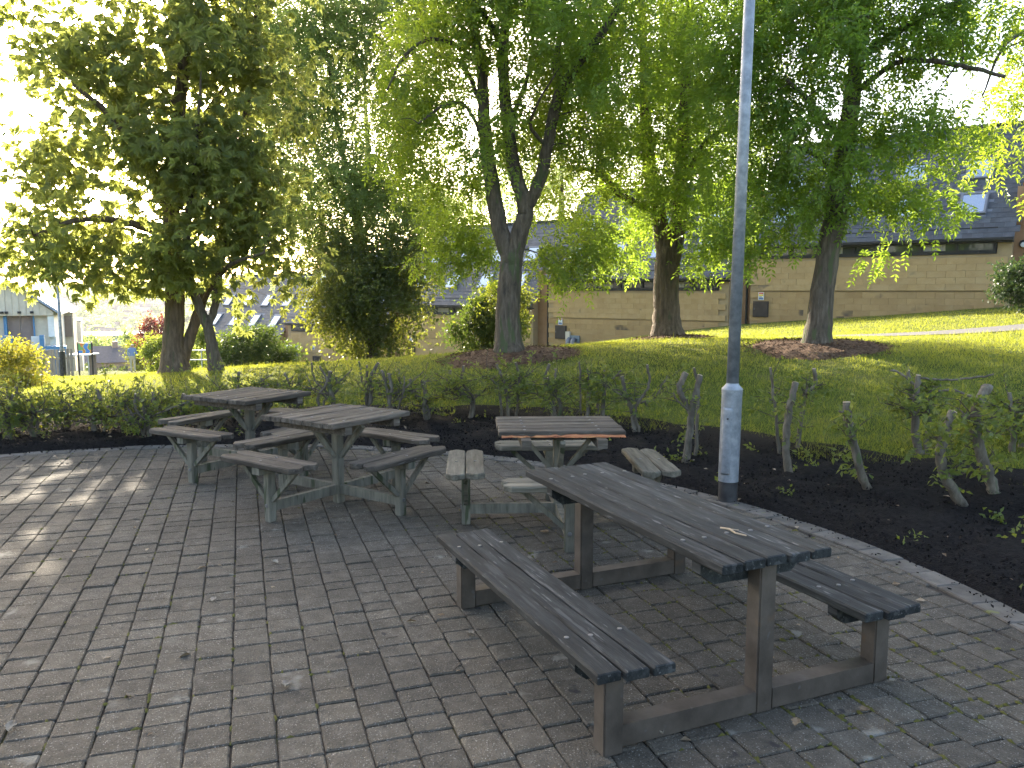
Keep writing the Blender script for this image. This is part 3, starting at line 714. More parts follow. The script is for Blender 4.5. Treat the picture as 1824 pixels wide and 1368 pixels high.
def small_sign(idx, px, py, label, yellow):
    o = wall_thing('safety_sign', idx, px, py, .2, .28, .01, None, label, 'sign', 'small safety signs on the terrace')
    A_ = Acc(); A_.box(-.11, .11, -.012, 0, 0, .30); A_.build('plate', M['sign_white'], o)
    A_ = Acc(); A_.box(-.09, .09, -.015, -.0122, .235, .285); A_.build('red_panel', M['sign_red'], o)
    A_ = Acc(); A_.box(-.09, .09, -.015, -.0122, .155, .22); A_.build('middle_panel', M['sign_yel'] if yellow else M['sign_white'], o)
    A_ = Acc(); A_.box(-.09, .09, -.015, -.0122, .02, .08); A_.build('blue_panel', M['sign_blue'], o)
    A_ = Acc(); A_.box(-.075, .075, -.015, -.0122, .095, .11); A_.box(-.075, .03, -.015, -.0122, .12, .135); A_.build('print', M['ink'], o)
small_sign(0, 1354, 528, 'small yellow and blue safety sign above the cupboard beside the lamp column', True)
small_sign(1, 999, 573, 'small white and blue safety sign above the cupboard on the second house', False)
small_sign(2, 732, 604, 'small white safety sign on the wall behind the dark maple', False)
small_sign(3, 559, 618, 'small white and blue safety sign to the right of the steel cabinet', False)
# gas pipes and meter box on the second house
p = on_wall(1, 1024, .05); q = at(1024, 606, p[1])
g = empty('gas_pipework', (p[0], p[1], q[2] - .4), BRZ); tag(g, 'grey gas meter box with two bent vent pipes on the second house', 'pipes')
A_ = Acc(); A_.box(-.22, .30, -.06, 0, .20, .62); A_.build('box', M['cabinet'], g)
for dx in (-.18, .08):
    A_ = Acc(); A_.tube([(dx, -.06, .42), (dx, -.18, .45), (dx, -.26, .38), (dx, -.28, .2), (dx, -.26, .02)], [.09, .1, .11, .11, .1], 12); A_.build('pipe', M['lead'], g, smooth=True)
p = on_wall(1, 1013, .05); q = at(1013, 597, p[1])
g = empty('meter_box', (p[0], p[1], q[2] - .25), BRZ); tag(g, 'small beige meter box with a conduit beside the dark cupboard', 'meter box')
A_ = Acc(); A_.box(-.09, .13, -.1, 0, 0, .42); A_.build('box', M['cream'], g); A_ = Acc(); A_.tube([(.02, -.05, 0), (.02, -.05, -.6)], [.02, .02], 8); A_.build('conduit', M['lead'], g)
# bulkhead lamp on the link wall at the right edge
bw = HB[0][0]; c, s = math.cos(BRZ), math.sin(BRZ)
lx, ly = bw.location.x + c * (BL + .28) - s * .418, bw.location.y + s * (BL + .28) + c * .418
g = empty('wall_lamp', (lx, ly, at(1798, 434, ly)[2] - .2), BRZ); tag(g, 'oval black and white wall lamp on the shaded link wall at the right edge', 'lamp')
A_ = Acc(); A_.tube([(0, 0, .2), (0, -.06, .2), (0, -.09, .2)], [.13, .13, .10], 20); lo = A_.build('housing', M['joinery'], g); lo.scale = (1, 1, 1)
A_ = Acc(); A_.tube([(0, -.085, .16), (0, -.12, .16), (0, -.13, .16)], [.085, .075, .03], 20); A_.build('lens', M['sign_white'], g)

# steel cabinet and things in front of the fourth house
p = on_wall(3, 537, 1.2)
g = empty('steel_cabinet', (p[0], p[1], Hs(p[0], p[1]) - .05), BRZ); tag(g, 'tall blue grey steel utility cabinet with pale sloping lid', 'cabinet')
zc = at(537, 617, p[1])[2] - g.location.z
A_ = Acc(); A_.box(-.50, .62, -.5, .4, 0, zc); A_.build('body', M['cabinet'], g)
A_ = Acc(); A_.box(-.54, .66, -.54, .44, zc + .002, zc + .07); A_.build('lid', M['sign_white'], g)
A_ = Acc(); A_.box(-.46, .04, -.52, -.502, .08, zc - .08); A_.box(.07, .58, -.52, -.502, .08, zc - .08); A_.build('door', M['cabinet'], g)
p = on_wall(3, 566, .05)
g = empty('bin_store', (p[0], p[1], Hs(p[0], p[1])), BRZ); tag(g, 'dark low cupboard against the wall beside the steel cabinet', 'cupboard')
A_ = Acc(); A_.box(-.32, .32, -.12, 0, -.3, .95); A_.build('body', M['vent'], g); A_ = Acc(); A_.box(-.28, .28, -.14, -.1202, .05, .9); A_.build('door', M['joinery'], g)

# ------------------------------------------------------------------ left background
def at_ground(px, Y, lift=0.0):
    x = (px - 912) / FOC * (Y * math.cos(PITCH) + 0.0) / 1.0
    x = at(px, 600, Y)[0]
    return np.array([x, Y, Hs(x, Y) + lift])
# cream clad building
D0 = 45.0
g = empty('clad_building', (at(98, 600, D0)[0], D0, -3.2), .44); tag(g, 'cream vertically clad building with brown double doors and blue trim', 'building')
gx, gz = g.location.x, g.location.z
def zz_(py, Y=D0): return at(100, py, Y)[2] - gz
def xx_(px, Y=D0): return at(px, 600, Y)[0] - gx
xr, xl = xx_(98), xx_(-90)
A_ = Acc(); A_.box(xl, xr, .6, 9, 0, zz_(556) - .02); A_.build('wall', M['white'], g)
zt, ze, zb = zz_(513), zz_(556), zz_(562); xk = xx_(44); clad = []
A_ = Acc(); A_.add([(xl, 0, zb), (xr, 0, zb), (xr, 0, ze), (xk, 0, zt), (xl, 0, zt), (xl, 8, zb), (xr, 8, zb), (xr, 8, ze), (xk, 8, zt), (xl, 8, zt)],
    [(0, 1, 2, 3), (5, 8, 7, 6), (0, 5, 6, 1), (1, 6, 7, 2), (2, 7, 8, 3), (3, 8, 9, 4), (4, 9, 5, 0)], [(0, 3, 4), (5, 9, 8)])
gab = A_.build('gable', M['cream'], g)
bw_ = .32; x = xr - .02
while x > xl + .4:
    top = zt if x < xk else zt + (ze - zt) * (x - xk) / (xr - xk)
    A_ = Acc(); A_.box(x - bw_ + .03, x - .008, -.035, -.002, zb + .02, top - .04); A_.build('cladding_board', M['cream'], gab); x -= bw_
A_ = Acc(); A_.add([(xl, -.3, zt + .05), (xk, -.3, zt + .05), (xr + .35, -.3, ze - .15), (xl, 9, zt + .05), (xk, 9, zt + .05), (xr + .35, 9, ze - .15), (xl, -.3, zt + .22), (xk, -.3, zt + .22), (xr + .35, -.3, ze + .02), (xl, 9, zt + .22), (xk, 9, zt + .22), (xr + .35, 9, ze + .02)],
    [(6, 7, 10, 9), (7, 8, 11, 10), (0, 3, 4, 1), (1, 4, 5, 2), (0, 1, 7, 6), (1, 2, 8, 7), (2, 5, 11, 8), (3, 9, 10, 4), (4, 10, 11, 5)]); A_.build('roof', M['grey_roof'], g)
A_ = Acc(); A_.box(xl, xx_(20), .42, .595, 0, zb); A_.box(xx_(66), xx_(88), .42, .595, zz_(614), zb); A_.build('panel', M['cream'], g)
dn = Acc(); dn.box(xx_(26), xx_(45) - .02, .50, .59, zz_(616), zb); dd = dn.build('door', M['brown_door'], g)
dn = Acc(); dn.box(xx_(45) + .01, xx_(65), .50, .59, zz_(616), zb); dn.build('door', M['brown_door'], g)
for a_, b_ in ((20, 25), (64.5, 67)):
    A_ = Acc(); A_.box(xx_(a_), xx_(b_), .3, .5, zz_(620), zb - .01); A_.build('post', M['blue'], g)
A_ = Acc(); A_.box(xx_(88), xx_(98), .1, .6, zz_(600), zb - .005); A_.build('column', M['white'], g)
for a_, b_, mm in ((-90, 23, 'white'), (66, 84, 'white'), (24, 39, 'blue'), (79, 86, 'blue'), (87, 118, 'blue')):
    A_ = Acc(); ty = zz_(596 if mm == 'white' else (594 if a_ < 80 else (596 if a_ < 86 else 613))); A_.box(xx_(a_), xx_(b_), -1.6 - (.3 if mm == 'blue' else 0), -1.4, 0, ty); A_.build('parapet', M[mm], g)
for k in range(3):
    A_ = Acc(); A_.box(xx_(40), xx_(78), -1.3 + k * .45 - 1.4, .2, zz_(627) + k * .16 - .5, zz_(627) + k * .16); A_.build('step', M['edging'], g)
for px in (20, 27, 46, 65):
    A_ = Acc(); A_.box(xx_(px) - .08, xx_(px) + .08, -.16, -.036, zz_(558), zz_(554)); A_.build('floodlight', M['joinery'], gab)
# grey roofed block and white store behind it
g2 = empty('grey_roofed_shed', (at(110, 600, 52)[0], 52, -3.6), .46); tag(g2, 'building with blue grey sloping roof and brown shutter behind the lamp post', 'building')
z2 = lambda py: at(100, py, 52)[2] + 3.6
x2 = lambda px: at(px, 600, 52)[0] - at(110, 600, 52)[0]
A_ = Acc(); A_.box(x2(60), x2(129), 0, 6, 0, z2(557)); A_.build('wall', M['cream'], g2)
A_ = Acc(); A_.add([(x2(60), -.3, z2(556)), (x2(132), -.3, z2(556)), (x2(110), 4, z2(532)), (x2(60), 4, z2(532)), (x2(60), 8, z2(556)), (x2(132), 8, z2(556))], [(0, 1, 2, 3), (3, 2, 5, 4), (0, 4, 5, 1)], [(1, 5, 2), (0, 3, 4)]); A_.build('roof', M['grey_roof'], g2)
A_ = Acc(); A_.box(x2(100), x2(127), -.12, -.004, z2(600), z2(563)); A_.build('shutter', M['brown_door'], g2)
g3 = empty('white_store', (at(131, 600, 58)[0], 58, -4.2), .47); tag(g3, 'plain white rendered store beside the grey roofed building', 'building')
z3 = lambda py: at(131, py, 58)[2] + 4.2
A_ = Acc(); A_.box(-.75, .5, 0, 4, 0, z3(573)); A_.build('wall', M['white'], g3); A_ = Acc(); A_.box(-.8, .55, -.05, 4.05, z3(573) + .002, z3(573) + .12); A_.build('roof', M['grey_roof'], g3)
A_ = Acc(); A_.tube([(-.1, -.06, z3(620)), (-.1, -.06, z3(586)), (.1, -.06, z3(582))], [.05, .05, .05], 8); A_.build('pipe', M['lead'], g3)
# board fence
g = empty('board_fence', (at(90, 600, 32)[0], 32, -2.1)); tag(g, 'grey upright board fence between golden hedge and lamp post', 'fence')
zf = at(90, 624, 32)[2] + 2.1
for k in range(9):
    A_ = Acc(); x = -.42 + k * .115; A_.box(x, x + .107, k * .05, k * .05 + .02, 0, zf + .05 * k / 9 + rng.normal(0, .01)); A_.build('board', M['fence'], g)
for z in (.4, 1.2):
    A_ = Acc(); A_.beam((-.42, .03, z), (.62, .50, z), .04, .08); A_.build('rail', M['fence'], g)
g = empty('board_fence', (at(20, 600, 36)[0], 36, -2.4)); tag(g, 'low grey board fence in front of the cream clad building', 'fence')
zf = at(20, 620, 36)[2] + 2.4
for k in range(20):
    A_ = Acc(); x = -2.0 + k * .19; A_.box(x, x + .18, 0, .02, 0, zf - .004 * k + rng.normal(0, .01)); A_.build('board', M['fence'], g)
for z in (.4, 1.3):
    A_ = Acc(); A_.beam((-2.0, .05, z), (1.8, .05, z), .04, .08); A_.build('rail', M['fence'], g)
# second lamp post by the path
pb = at(113, 672, 27); g = empty('lamp_column', (pb[0], 27, Hs(pb[0], 27) - .1)); tag(g, 'slim grey lamp post with black base near the cream building', 'lamp post')
zb_ = at(113, 626, 27)[2] - g.location.z
A_ = Acc(); A_.tube([(0, 0, 0), (0, 0, zb_)], [.095, .09], 16); A_.build('base', M['black_paint'], g, smooth=False)
A_ = Acc(); A_.tube([(0, 0, zb_), (0, 0, zb_ + .05), (0, 0, 5.0)], [.06, .055, .042], 14); A_.build('shaft', M['galv'], g, smooth=True)
A_ = Acc(); A_.tube([(0, 0, 5.0), (0, 0, 5.05), (0, 0, 5.3), (0, 0, 5.35)], [.06, .16, .2, .05], 14); A_.build('lantern', M['galv'], g)
# painted panel on posts
M['panel_paint'] = mat('abstract_painted_panel', [(.08, .22, .60), (.10, .45, .50), (.75, .55, .06), (.75, .12, .03), (.15, .40, .12)], scale=4.5, detail=0, rough=.5, bump=0, rnd=0, lo=.38, hi=.62)
g = empty('painted_panel', (at(150, 600, 42)[0], 42, -3.2)); tag(g, 'bright multicoloured painted panel on dark posts', 'sign')
zp = lambda py: at(150, py, 42)[2] + 3.2
A_ = Acc(); A_.box(-.33, .33, -.02, .02, zp(630), zp(611)); A_.build('board', M['panel_paint'], g)
for x in (-.36, .36):
    A_ = Acc(); A_.box(x - .03, x + .03, -.03, .03, 0, zp(609)); A_.build('post', M['joinery'], g)
g = empty('shelter', (at(148, 600, 44)[0], 44, -3.3)); tag(g, 'small dark open shelter with flat pale roof below the painted panel', 'shelter')
zs = lambda py: at(148, py, 44)[2] + 3.3
A_ = Acc(); A_.box(-.75, .55, -.6, .6, zs(632), zs(630)); A_.build('roof', M['white'], g)
A_ = Acc(); A_.box(.0, .42, .35, .45, 0, zs(633)); A_.build('back_panel', M['brown_door'], g)
for x in (-.7, .5):
    A_ = Acc(); A_.tube([(x, -.55, 0), (x, -.55, zs(632))], [.03, .03], 8); A_.build('post', M['rail'], g)
# brick house lower down, and long green building
def gabled(name, px0, px1, pye, pyr, Y, wallm, roofm, label, deep=7, depth_base=6):
    x0, x1 = at(px0, 600, Y)[0], at(px1, 600, Y)[0]; zg = Hs((x0 + x1) / 2, Y) - .5
    g = empty(name, ((x0 + x1) / 2, Y, zg), .42); tag(g, label, 'building'); w = (x1 - x0) / 2
    ze, zr = at(200, pye, Y)[2] - zg, at(200, pyr, Y)[2] - zg
    A_ = Acc(); A_.box(-w, w, 0, deep, 0, ze); A_.build('wall', wallm, g)
    A_ = Acc(); A_.add([(-w - .4, -.4, ze - .15), (w + .4, -.4, ze - .15), (w + .4, deep / 2, zr), (-w - .4, deep / 2, zr), (-w - .4, deep + .4, ze - .15), (w + .4, deep + .4, ze - .15)], [(0, 1, 2, 3), (3, 2, 5, 4), (0, 4, 5, 1)], [(1, 5, 2), (0, 3, 4)]); A_.build('roof', roofm, g)
    return g, w, ze, zr
g, w, ze, zr = gabled('brick_house', 158, 246, 643, 619, 92, M['brick'], M['dark_roof'], 'pinkish brick house with dark tiled roof behind the standing man')
for x in (-1.6, .4):
    A_ = Acc(); A_.box(x, x + .9, -.03, 0.03, ze - 1.6, ze - .6); A_.build('window', M['glass'], g)
A_ = Acc(); A_.box(-.3, .3, 3, 3.6, zr - .6, zr + .5); A_.build('chimney', M['brick'], g)
g, w, ze, zr = gabled('long_green_building', 120, 300, 597, 592, 170, M['green_clad'], M['white'], 'long low grey green building with pale roof edge in the valley', deep=9)
for k in range(7):
    A_ = Acc(); x = -w + 1.5 + k * 2.8; A_.box(x, x + 1.2, -.06, .03, ze - 2.2, ze - .9); A_.build('window', M['sign_white'] if k in (3, 4) else M['glass'], g)
# steel railing behind the chestnut
pr = on(355, 650, 24); g = empty('railing', (pr[0], 24, pr[2] - .25)); tag(g, 'pale steel railing behind the horse chestnut trunks', 'railing')
zr1, zr2 = at(355, 624, 24)[2] - g.location.z, at(355, 641, 24)[2] - g.location.z
for z in (zr1, zr2):
    A_ = Acc(); A_.tube([(-.45, 0, z), (.55, 0, z)], [.017, .017], 8); A_.build('rail', M['rail'], g)
for x in (-.40, .08, .5):
    A_ = Acc(); A_.tube([(x, 0, 0), (x, 0, zr1)], [.017, .017], 8); A_.build('post', M['rail'], g)
# standing man
pm_ = at(237, 661, 49); mz = Hs(pm_[0], 49)
bm = bmesh.new(); ls = bm.verts.layers.skin.verify()
J = {}
def jv(n_, co, r_):
    v = bm.verts.new(co); v[ls].radius = (r_, r_); J[n_] = v; return v
for n_, co, r_ in [('pel', (0, 0, .95), .15), ('waist', (0, 0, 1.12), .14), ('chest', (0, .01, 1.32), .17), ('neck', (0, .01, 1.50), .06), ('head', (.03, 0, 1.62), .095), ('crown', (.03, 0, 1.70), .08),
                   ('hl', (-.09, 0, .88), .10), ('kl', (-.10, .01, .48), .07), ('al', (-.10, -.02, .08), .055), ('tl', (-.08, -.12, .03), .045),
                   ('hr', (.09, 0, .88), .10), ('kr', (.10, .01, .48), .07), ('ar', (.11, -.02, .08), .055), ('tr', (.13, -.12, .03), .045),
                   ('sl', (-.19, .01, 1.42), .065), ('el', (-.24, .04, 1.15), .05), ('wl', (-.20, -.08, .95), .04), ('fl', (-.18, -.12, .88), .035),
                   ('sr', (.19, .01, 1.42), .065), ('er', (.25, .03, 1.15), .05), ('wr', (.27, -.12, 1.02), .04), ('fr', (.27, -.18, .98), .035)]: jv(n_, co, r_)
for e in ('pel waist', 'waist chest', 'chest neck', 'neck head', 'head crown', 'pel hl', 'hl kl', 'kl al', 'al tl', 'pel hr', 'hr kr', 'kr ar', 'ar tr', 'chest sl', 'sl el', 'el wl', 'wl fl', 'chest sr', 'sr er', 'er wr', 'wr fr'):
    a_, b_ = e.split(); bm.edges.new((J[a_], J[b_]))
J['pel'][ls].use_root = True
me = bpy.data.meshes.new('person'); bm.to_mesh(me); bm.free()
m_, nt, b_ = base_mat('clothed_figure'); tcn = nt.nodes.new('ShaderNodeTexCoord'); sx_ = nt.nodes.new('ShaderNodeSeparateXYZ'); nt.links.new(tcn.outputs['Object'], sx_.inputs[0])
mr_ = nt.nodes.new('ShaderNodeMapRange'); mr_.inputs['From Max'].default_value = 1.8; nt.links.new(sx_.outputs['Z'], mr_.inputs['Value'])
rp = nt.nodes.new('ShaderNodeValToRGB'); rp.color_ramp.interpolation = 'CONSTANT'; el = rp.color_ramp.elements
cols = [(0, (.05, .04, .035)), (.05, (.48, .43, .34)), (.555, (.20, .28, .45)), (.835, (.45, .28, .2)), (.925, (.72, .70, .66))]
while len(el) < 5: el.new(.5)
for e_, (p_, c_) in zip(el, cols): e_.position = p_; e_.color = (*c_, 1)
nt.links.new(mr_.outputs[0], rp.inputs[0]); nt.links.new(rp.outputs[0], b_.inputs['Base Color']); b_.inputs['Roughness'].default_value = .9
me.materials.append(m_)
man = link('person', me, None, (pm_[0], 49, mz), (0, 0, .7)); man.modifiers.new('skin', 'SKIN'); ss = man.modifiers.new('sub', 'SUBSURF'); ss.levels = 2; ss.render_levels = 2
tag(man, 'white haired person in blue shirt and beige trousers standing on the far path', 'person')
# houses on the far hillside
hm = Acc(); hm.box(-5, 5, -4, 4, -2, 5); hw_me = hm.mesh('far_house', M['far_wall'])
hr = Acc(); hr.add([(-5.4, -4.5, 4.9), (5.4, -4.5, 4.9), (5.4, 0, 8), (-5.4, 0, 8), (-5.4, 4.5, 4.9), (5.4, 4.5, 4.9)], [(0, 1, 2, 3), (3, 2, 5, 4), (0, 4, 5, 1)], [(1, 5, 2), (0, 3, 4)]); hr_me = hr.mesh('far_roof', M['far_roof'])
for k in range(70):
    Y = 640 * (1500 / 640) ** rng.random(); px = rng.uniform(100, 560) if k > 45 else rng.uniform(120, 330)
    x = at(px, 560, Y)[0]; z = float(np.interp(Y, VY, VZ))
    o = link('far_house', hw_me, None, (x, Y, z), (0, 0, rng.normal(0, .4))); o.scale = (rng.uniform(.7, 1.6), 1, rng.uniform(.8, 1.2))
    tag(o, 'tiny pale house among trees on the hazy far hillside', 'house', 'houses on the far hillside')
    r_ = link('roof', hr_me, o)

# ------------------------------------------------------------------ foliage generators
def unit(v): return v / (np.linalg.norm(v, axis=-1, keepdims=True) + 1e-9)
def rvec(n): return unit(rng.normal(size=(n, 3)))
def leaf_quads(acc, base, dr, nr, ll, lw, rnd):
    """diamond leaves: base point, direction, normal, length, width"""
    wd = unit(np.cross(nr, dr)); nn = np.cross(dr, wd)
    ll = np.asarray(ll).reshape(-1, 1); lw = np.asarray(lw).reshape(-1, 1)
    mid = base + dr * ll * .45
    fold = nn * lw * .16
    V = np.stack([base, mid + wd * lw / 2 + fold, base + dr * ll - nn * ll * .08, mid - wd * lw / 2 + fold], 1)
    n = len(base); k = np.arange(n)[:, None] * 4 + np.arange(4)[None]
    acc.add(V.reshape(-1, 3), k, None, np.repeat(rnd, 4))

def spray_ash(acc, P, R, size=1.0, pairs=4):
    n = len(P); up = np.array([0, 0, 1.0]) + rng.normal(0, .45, (n, 3))
    sd = unit(np.cross(R, up)); nr = unit(np.cross(sd, R)); nr *= np.sign(nr[:, 2:3] + 1e-6)
    Lr = .23 * size * rng.uniform(.75, 1.2, (n, 1)); g = rng.normal(0, .16, n) + .5
    for j in range(pairs):
        s = .22 + .72 * j / (pairs - 1) * .9
        for sg in (-1, 1):
            d = unit(sd * sg * .85 + R * .55 + np.array([0, 0, -.12]) + rng.normal(0, .18, (n, 3)))
            leaf_quads(acc, P + R * Lr * s - np.array([0, 0, 1]) * Lr * .18 * s * s, d, unit(nr + rng.normal(0, .28, (n, 3))), .078 * size * rng.uniform(.8, 1.15, n), .030 * size * rng.uniform(.8, 1.2, n), np.clip(g + rng.normal(0, .1, n), 0, 1))
    leaf_quads(acc, P + R * Lr - np.array([0, 0, 1]) * Lr * .18, unit(R + rng.normal(0, .2, (n, 3))), nr, np.full(n, .085 * size), np.full(n, .032 * size), np.clip(g, 0, 1))

def spray_palm(acc, P, R, size=1.0, k=6):
    n = len(P); up = np.array([0, 0, 1.0]) + rng.normal(0, .5, (n, 3))
    sd = unit(np.cross(R, up)); nr = unit(np.cross(sd, R)); nr *= np.sign(nr[:, 2:3] + 1e-6); g = rng.normal(0, .2, n) + .5
    for j in range(k):
        an = (j - (k - 1) / 2) * .52; l = .17 * size * (1 - .35 * abs(an) / 1.6)
        d = unit(R * math.cos(an) + sd * math.sin(an) + np.array([0, 0, -.28]) + rng.normal(0, .12, (n, 3)))
        leaf_quads(acc, P, d, unit(nr + rng.normal(0, .25, (n, 3))), l * rng.uniform(.8, 1.2, n), .4 * l * rng.uniform(.85, 1.15, n), np.clip(g + rng.normal(0, .08, n), 0, 1))

def spray_simple(acc, P, R, size=1.0, k=5):
    n = len(P); g = rng.normal(0, .22, n) + .5
    for j in range(k):
        off = R * (.05 * j * size) ; d = unit(R * .5 + rvec(n) + np.array([0, 0, -.15]))
        nr = unit(np.array([0, 0, .7]) + rvec(n) * .8)
        leaf_quads(acc, P + off, d, nr, .075 * size * rng.uniform(.7, 1.2, n), .042 * size * rng.uniform(.7, 1.2, n), np.clip(g + rng.normal(0, .1, n), 0, 1))
SPRAY = {'ash': spray_ash, 'palm': spray_palm, 'simple': spray_simple}

def smooth_line(P, R, m):
    P = np.asarray(P, float); n = len(P); t = np.linspace(0, n - 1, m)
    out = np.empty((m, 3))
    for a_ in range(3):
        c = P[:, a_]; g = np.gradient(c); i = np.clip(t.astype(int), 0, n - 2); u = t - i
        out[:, a_] = (2 * u**3 - 3 * u**2 + 1) * c[i] + (u**3 - 2 * u**2 + u) * g[i] + (-2 * u**3 + 3 * u**2) * c[i + 1] + (u**3 - u**2) * g[i + 1]
    return out, np.interp(t, np.arange(n), R)

def tree(name, label, D, limbs, clumps, nbr, nspray, kind, bark, leaf, size=1.0, spread=.20, cat='tree', group='trees on the lawn', droop=.35, flare=1.45, sides=14, reach=.0):
    """limbs: [(px,py,dD,r), ...] polylines (first = trunk); clumps: (px,py,dD,rx,ry,rz,weight)"""
    L0 = limbs[0]; root = on(L0[0][0], L0[0][1], D)
    t = empty(name, root); tag(t, label, cat, group)
    tr = Acc(); SK = []; SR = []; MAIN = 0
    for li, lm in enumerate(limbs):
        P = np.array([at(q[0], q[1], D + q[2]) for q in lm]); R = np.array([q[3] for q in lm], float)
        if li == 0: P[0, 2] = root[2] - .12
        Ps, Rs = smooth_line(P, R, max(10, len(P) * 6))
        Ps[2:-1] += rng.normal(0, .005, (len(Ps) - 3, 3))
        if li == 0:
            hgt = Ps[:, 2] - root[2]; Rs = Rs * (1 + (flare - 1) * np.exp(-np.clip(hgt, 0, 9) / .22))
        tr.tube(Ps - root, Rs, sides if R[0] > .08 else 8, rough=.02 if R[0] > .08 else .0)
        SK.append(Ps); SR.append(Rs)
    tr.build('trunk', bark, t, smooth=True)
    S = np.vstack(SK); SRr = np.concatenate(SR)
    ok = S[:, 2] > root[2] + 1.9; S = S[ok]; SRr = SRr[ok]
    wts = np.array([c[6] ** .35 * (c[3] * c[4] * c[5]) ** .8 for c in clumps], float); wts /= wts.sum()
    ci = rng.choice(len(clumps), nbr, p=wts)
    C = np.array([at(c[0], c[1], D + c[2]) for c in clumps]); Rr = np.array([c[3:6] for c in clumps])
    tg = C[ci] + np.clip(rng.normal(0, .46, (nbr, 3)), -1.05, 1.05) * Rr[ci]
    d0 = np.sqrt(((tg[:, None] - S[None]) ** 2).sum(-1)).min(1); tg = tg[np.argsort(d0)]
    br = Acc(); tipP = []; tipD = []; SL = [S]; RL = [SRr]
    Sall = S; Rall = SRr
    for q, g in enumerate(tg):
        dv = Sall - g; dist = np.sqrt((dv ** 2).sum(1)); cost = dist + .35 * np.clip(dv[:, 2], -3, 9) * (dv[:, 2] > -.2) - .15 * np.minimum(Rall, .1) * 10 * .3
        b_ = int(np.argmin(cost)); p0 = Sall[b_]; L_ = np.linalg.norm(g - p0)
        if L_ < .05: continue
        r0 = min(Rall[b_] * .7, .008 + .014 * L_); u = np.linspace(0, 1, 6)[:, None]
        ctrl = (p0 + g) / 2 + np.array([0, 0, .22 * L_]) + rng.normal(0, .09 * L_, 3)
        pts = (1 - u) ** 2 * p0 + 2 * u * (1 - u) * ctrl + u ** 2 * g
        br.tube(pts - root, np.linspace(r0, .0035, 6), 5 if r0 < .02 else 6, cap=False)
        Sall = np.vstack([Sall, pts[1:]]); Rall = np.concatenate([Rall, np.linspace(r0, .0035, 6)[1:]])
        dr = pts[-1] - pts[-2]
        for f_ in (3, 4, 5): tipP.append((pts[f_] + pts[f_ - 1]) / 2 if f_ < 5 else pts[5]); tipD.append(dr / (np.linalg.norm(dr) + 1e-9))
    tag(br.build('branches', bark, t, smooth=True), kind='stuff')
    tipP = np.array(tipP); tipD = np.array(tipD)
    pick = rng.integers(0, len(tipP), nspray)
    P = tipP[pick] + rng.normal(0, spread, (nspray, 3)) * np.array([1, 1, .8])
    R = unit(tipD[pick] * .6 + rng.normal(0, .6, (nspray, 3)) + np.array([0, 0, -droop]))
    lf = Acc(); SPRAY[kind](lf, P - root, R, size)
    lf.build('crown', leaf, t, attr=True)
    return t

def shrub(name, label, centre, rad, n, leaf, size=1.0, cat='shrub', group='shrubs', kind='simple', shell=.55, stems=6, bark='twig', flat=0.0):
    root = np.array([centre[0], centre[1], Hs(centre[0], centre[1])]); t = empty(name, root); tag(t, label, cat, group)
    rad = np.array(rad, float); C = np.array(centre, float)
    nl = 26; lob = C + rvec(nl) * rad * (.5 + .35 * rng.random((nl, 1))); lr = rng.uniform(.28, .5, (nl, 1))
    i = rng.integers(0, nl, n); P = lob[i] + rvec(n) * (rng.random((n, 1)) ** shell) * rad * lr[i]
    P = P[P[:, 2] > root[2] + .02]; n = len(P)
    R = unit(unit(P - C) + rng.normal(0, .5, (n, 3)))
    lf = Acc(); SPRAY[kind](lf, P - root, R, size); lf.build('foliage', leaf, t, attr=True)
    st = Acc()
    for k in range(stems):
        e = lob[k] - root; s0 = np.array([rng.normal(0, .08), rng.normal(0, .08), -.05])
        st.tube([s0, s0 * .5 + e * .5 + rng.normal(0, .08, 3), e], [.03, .02, .008], 6)
    st.build('stems', M[bark], t, smooth=True)
    return t

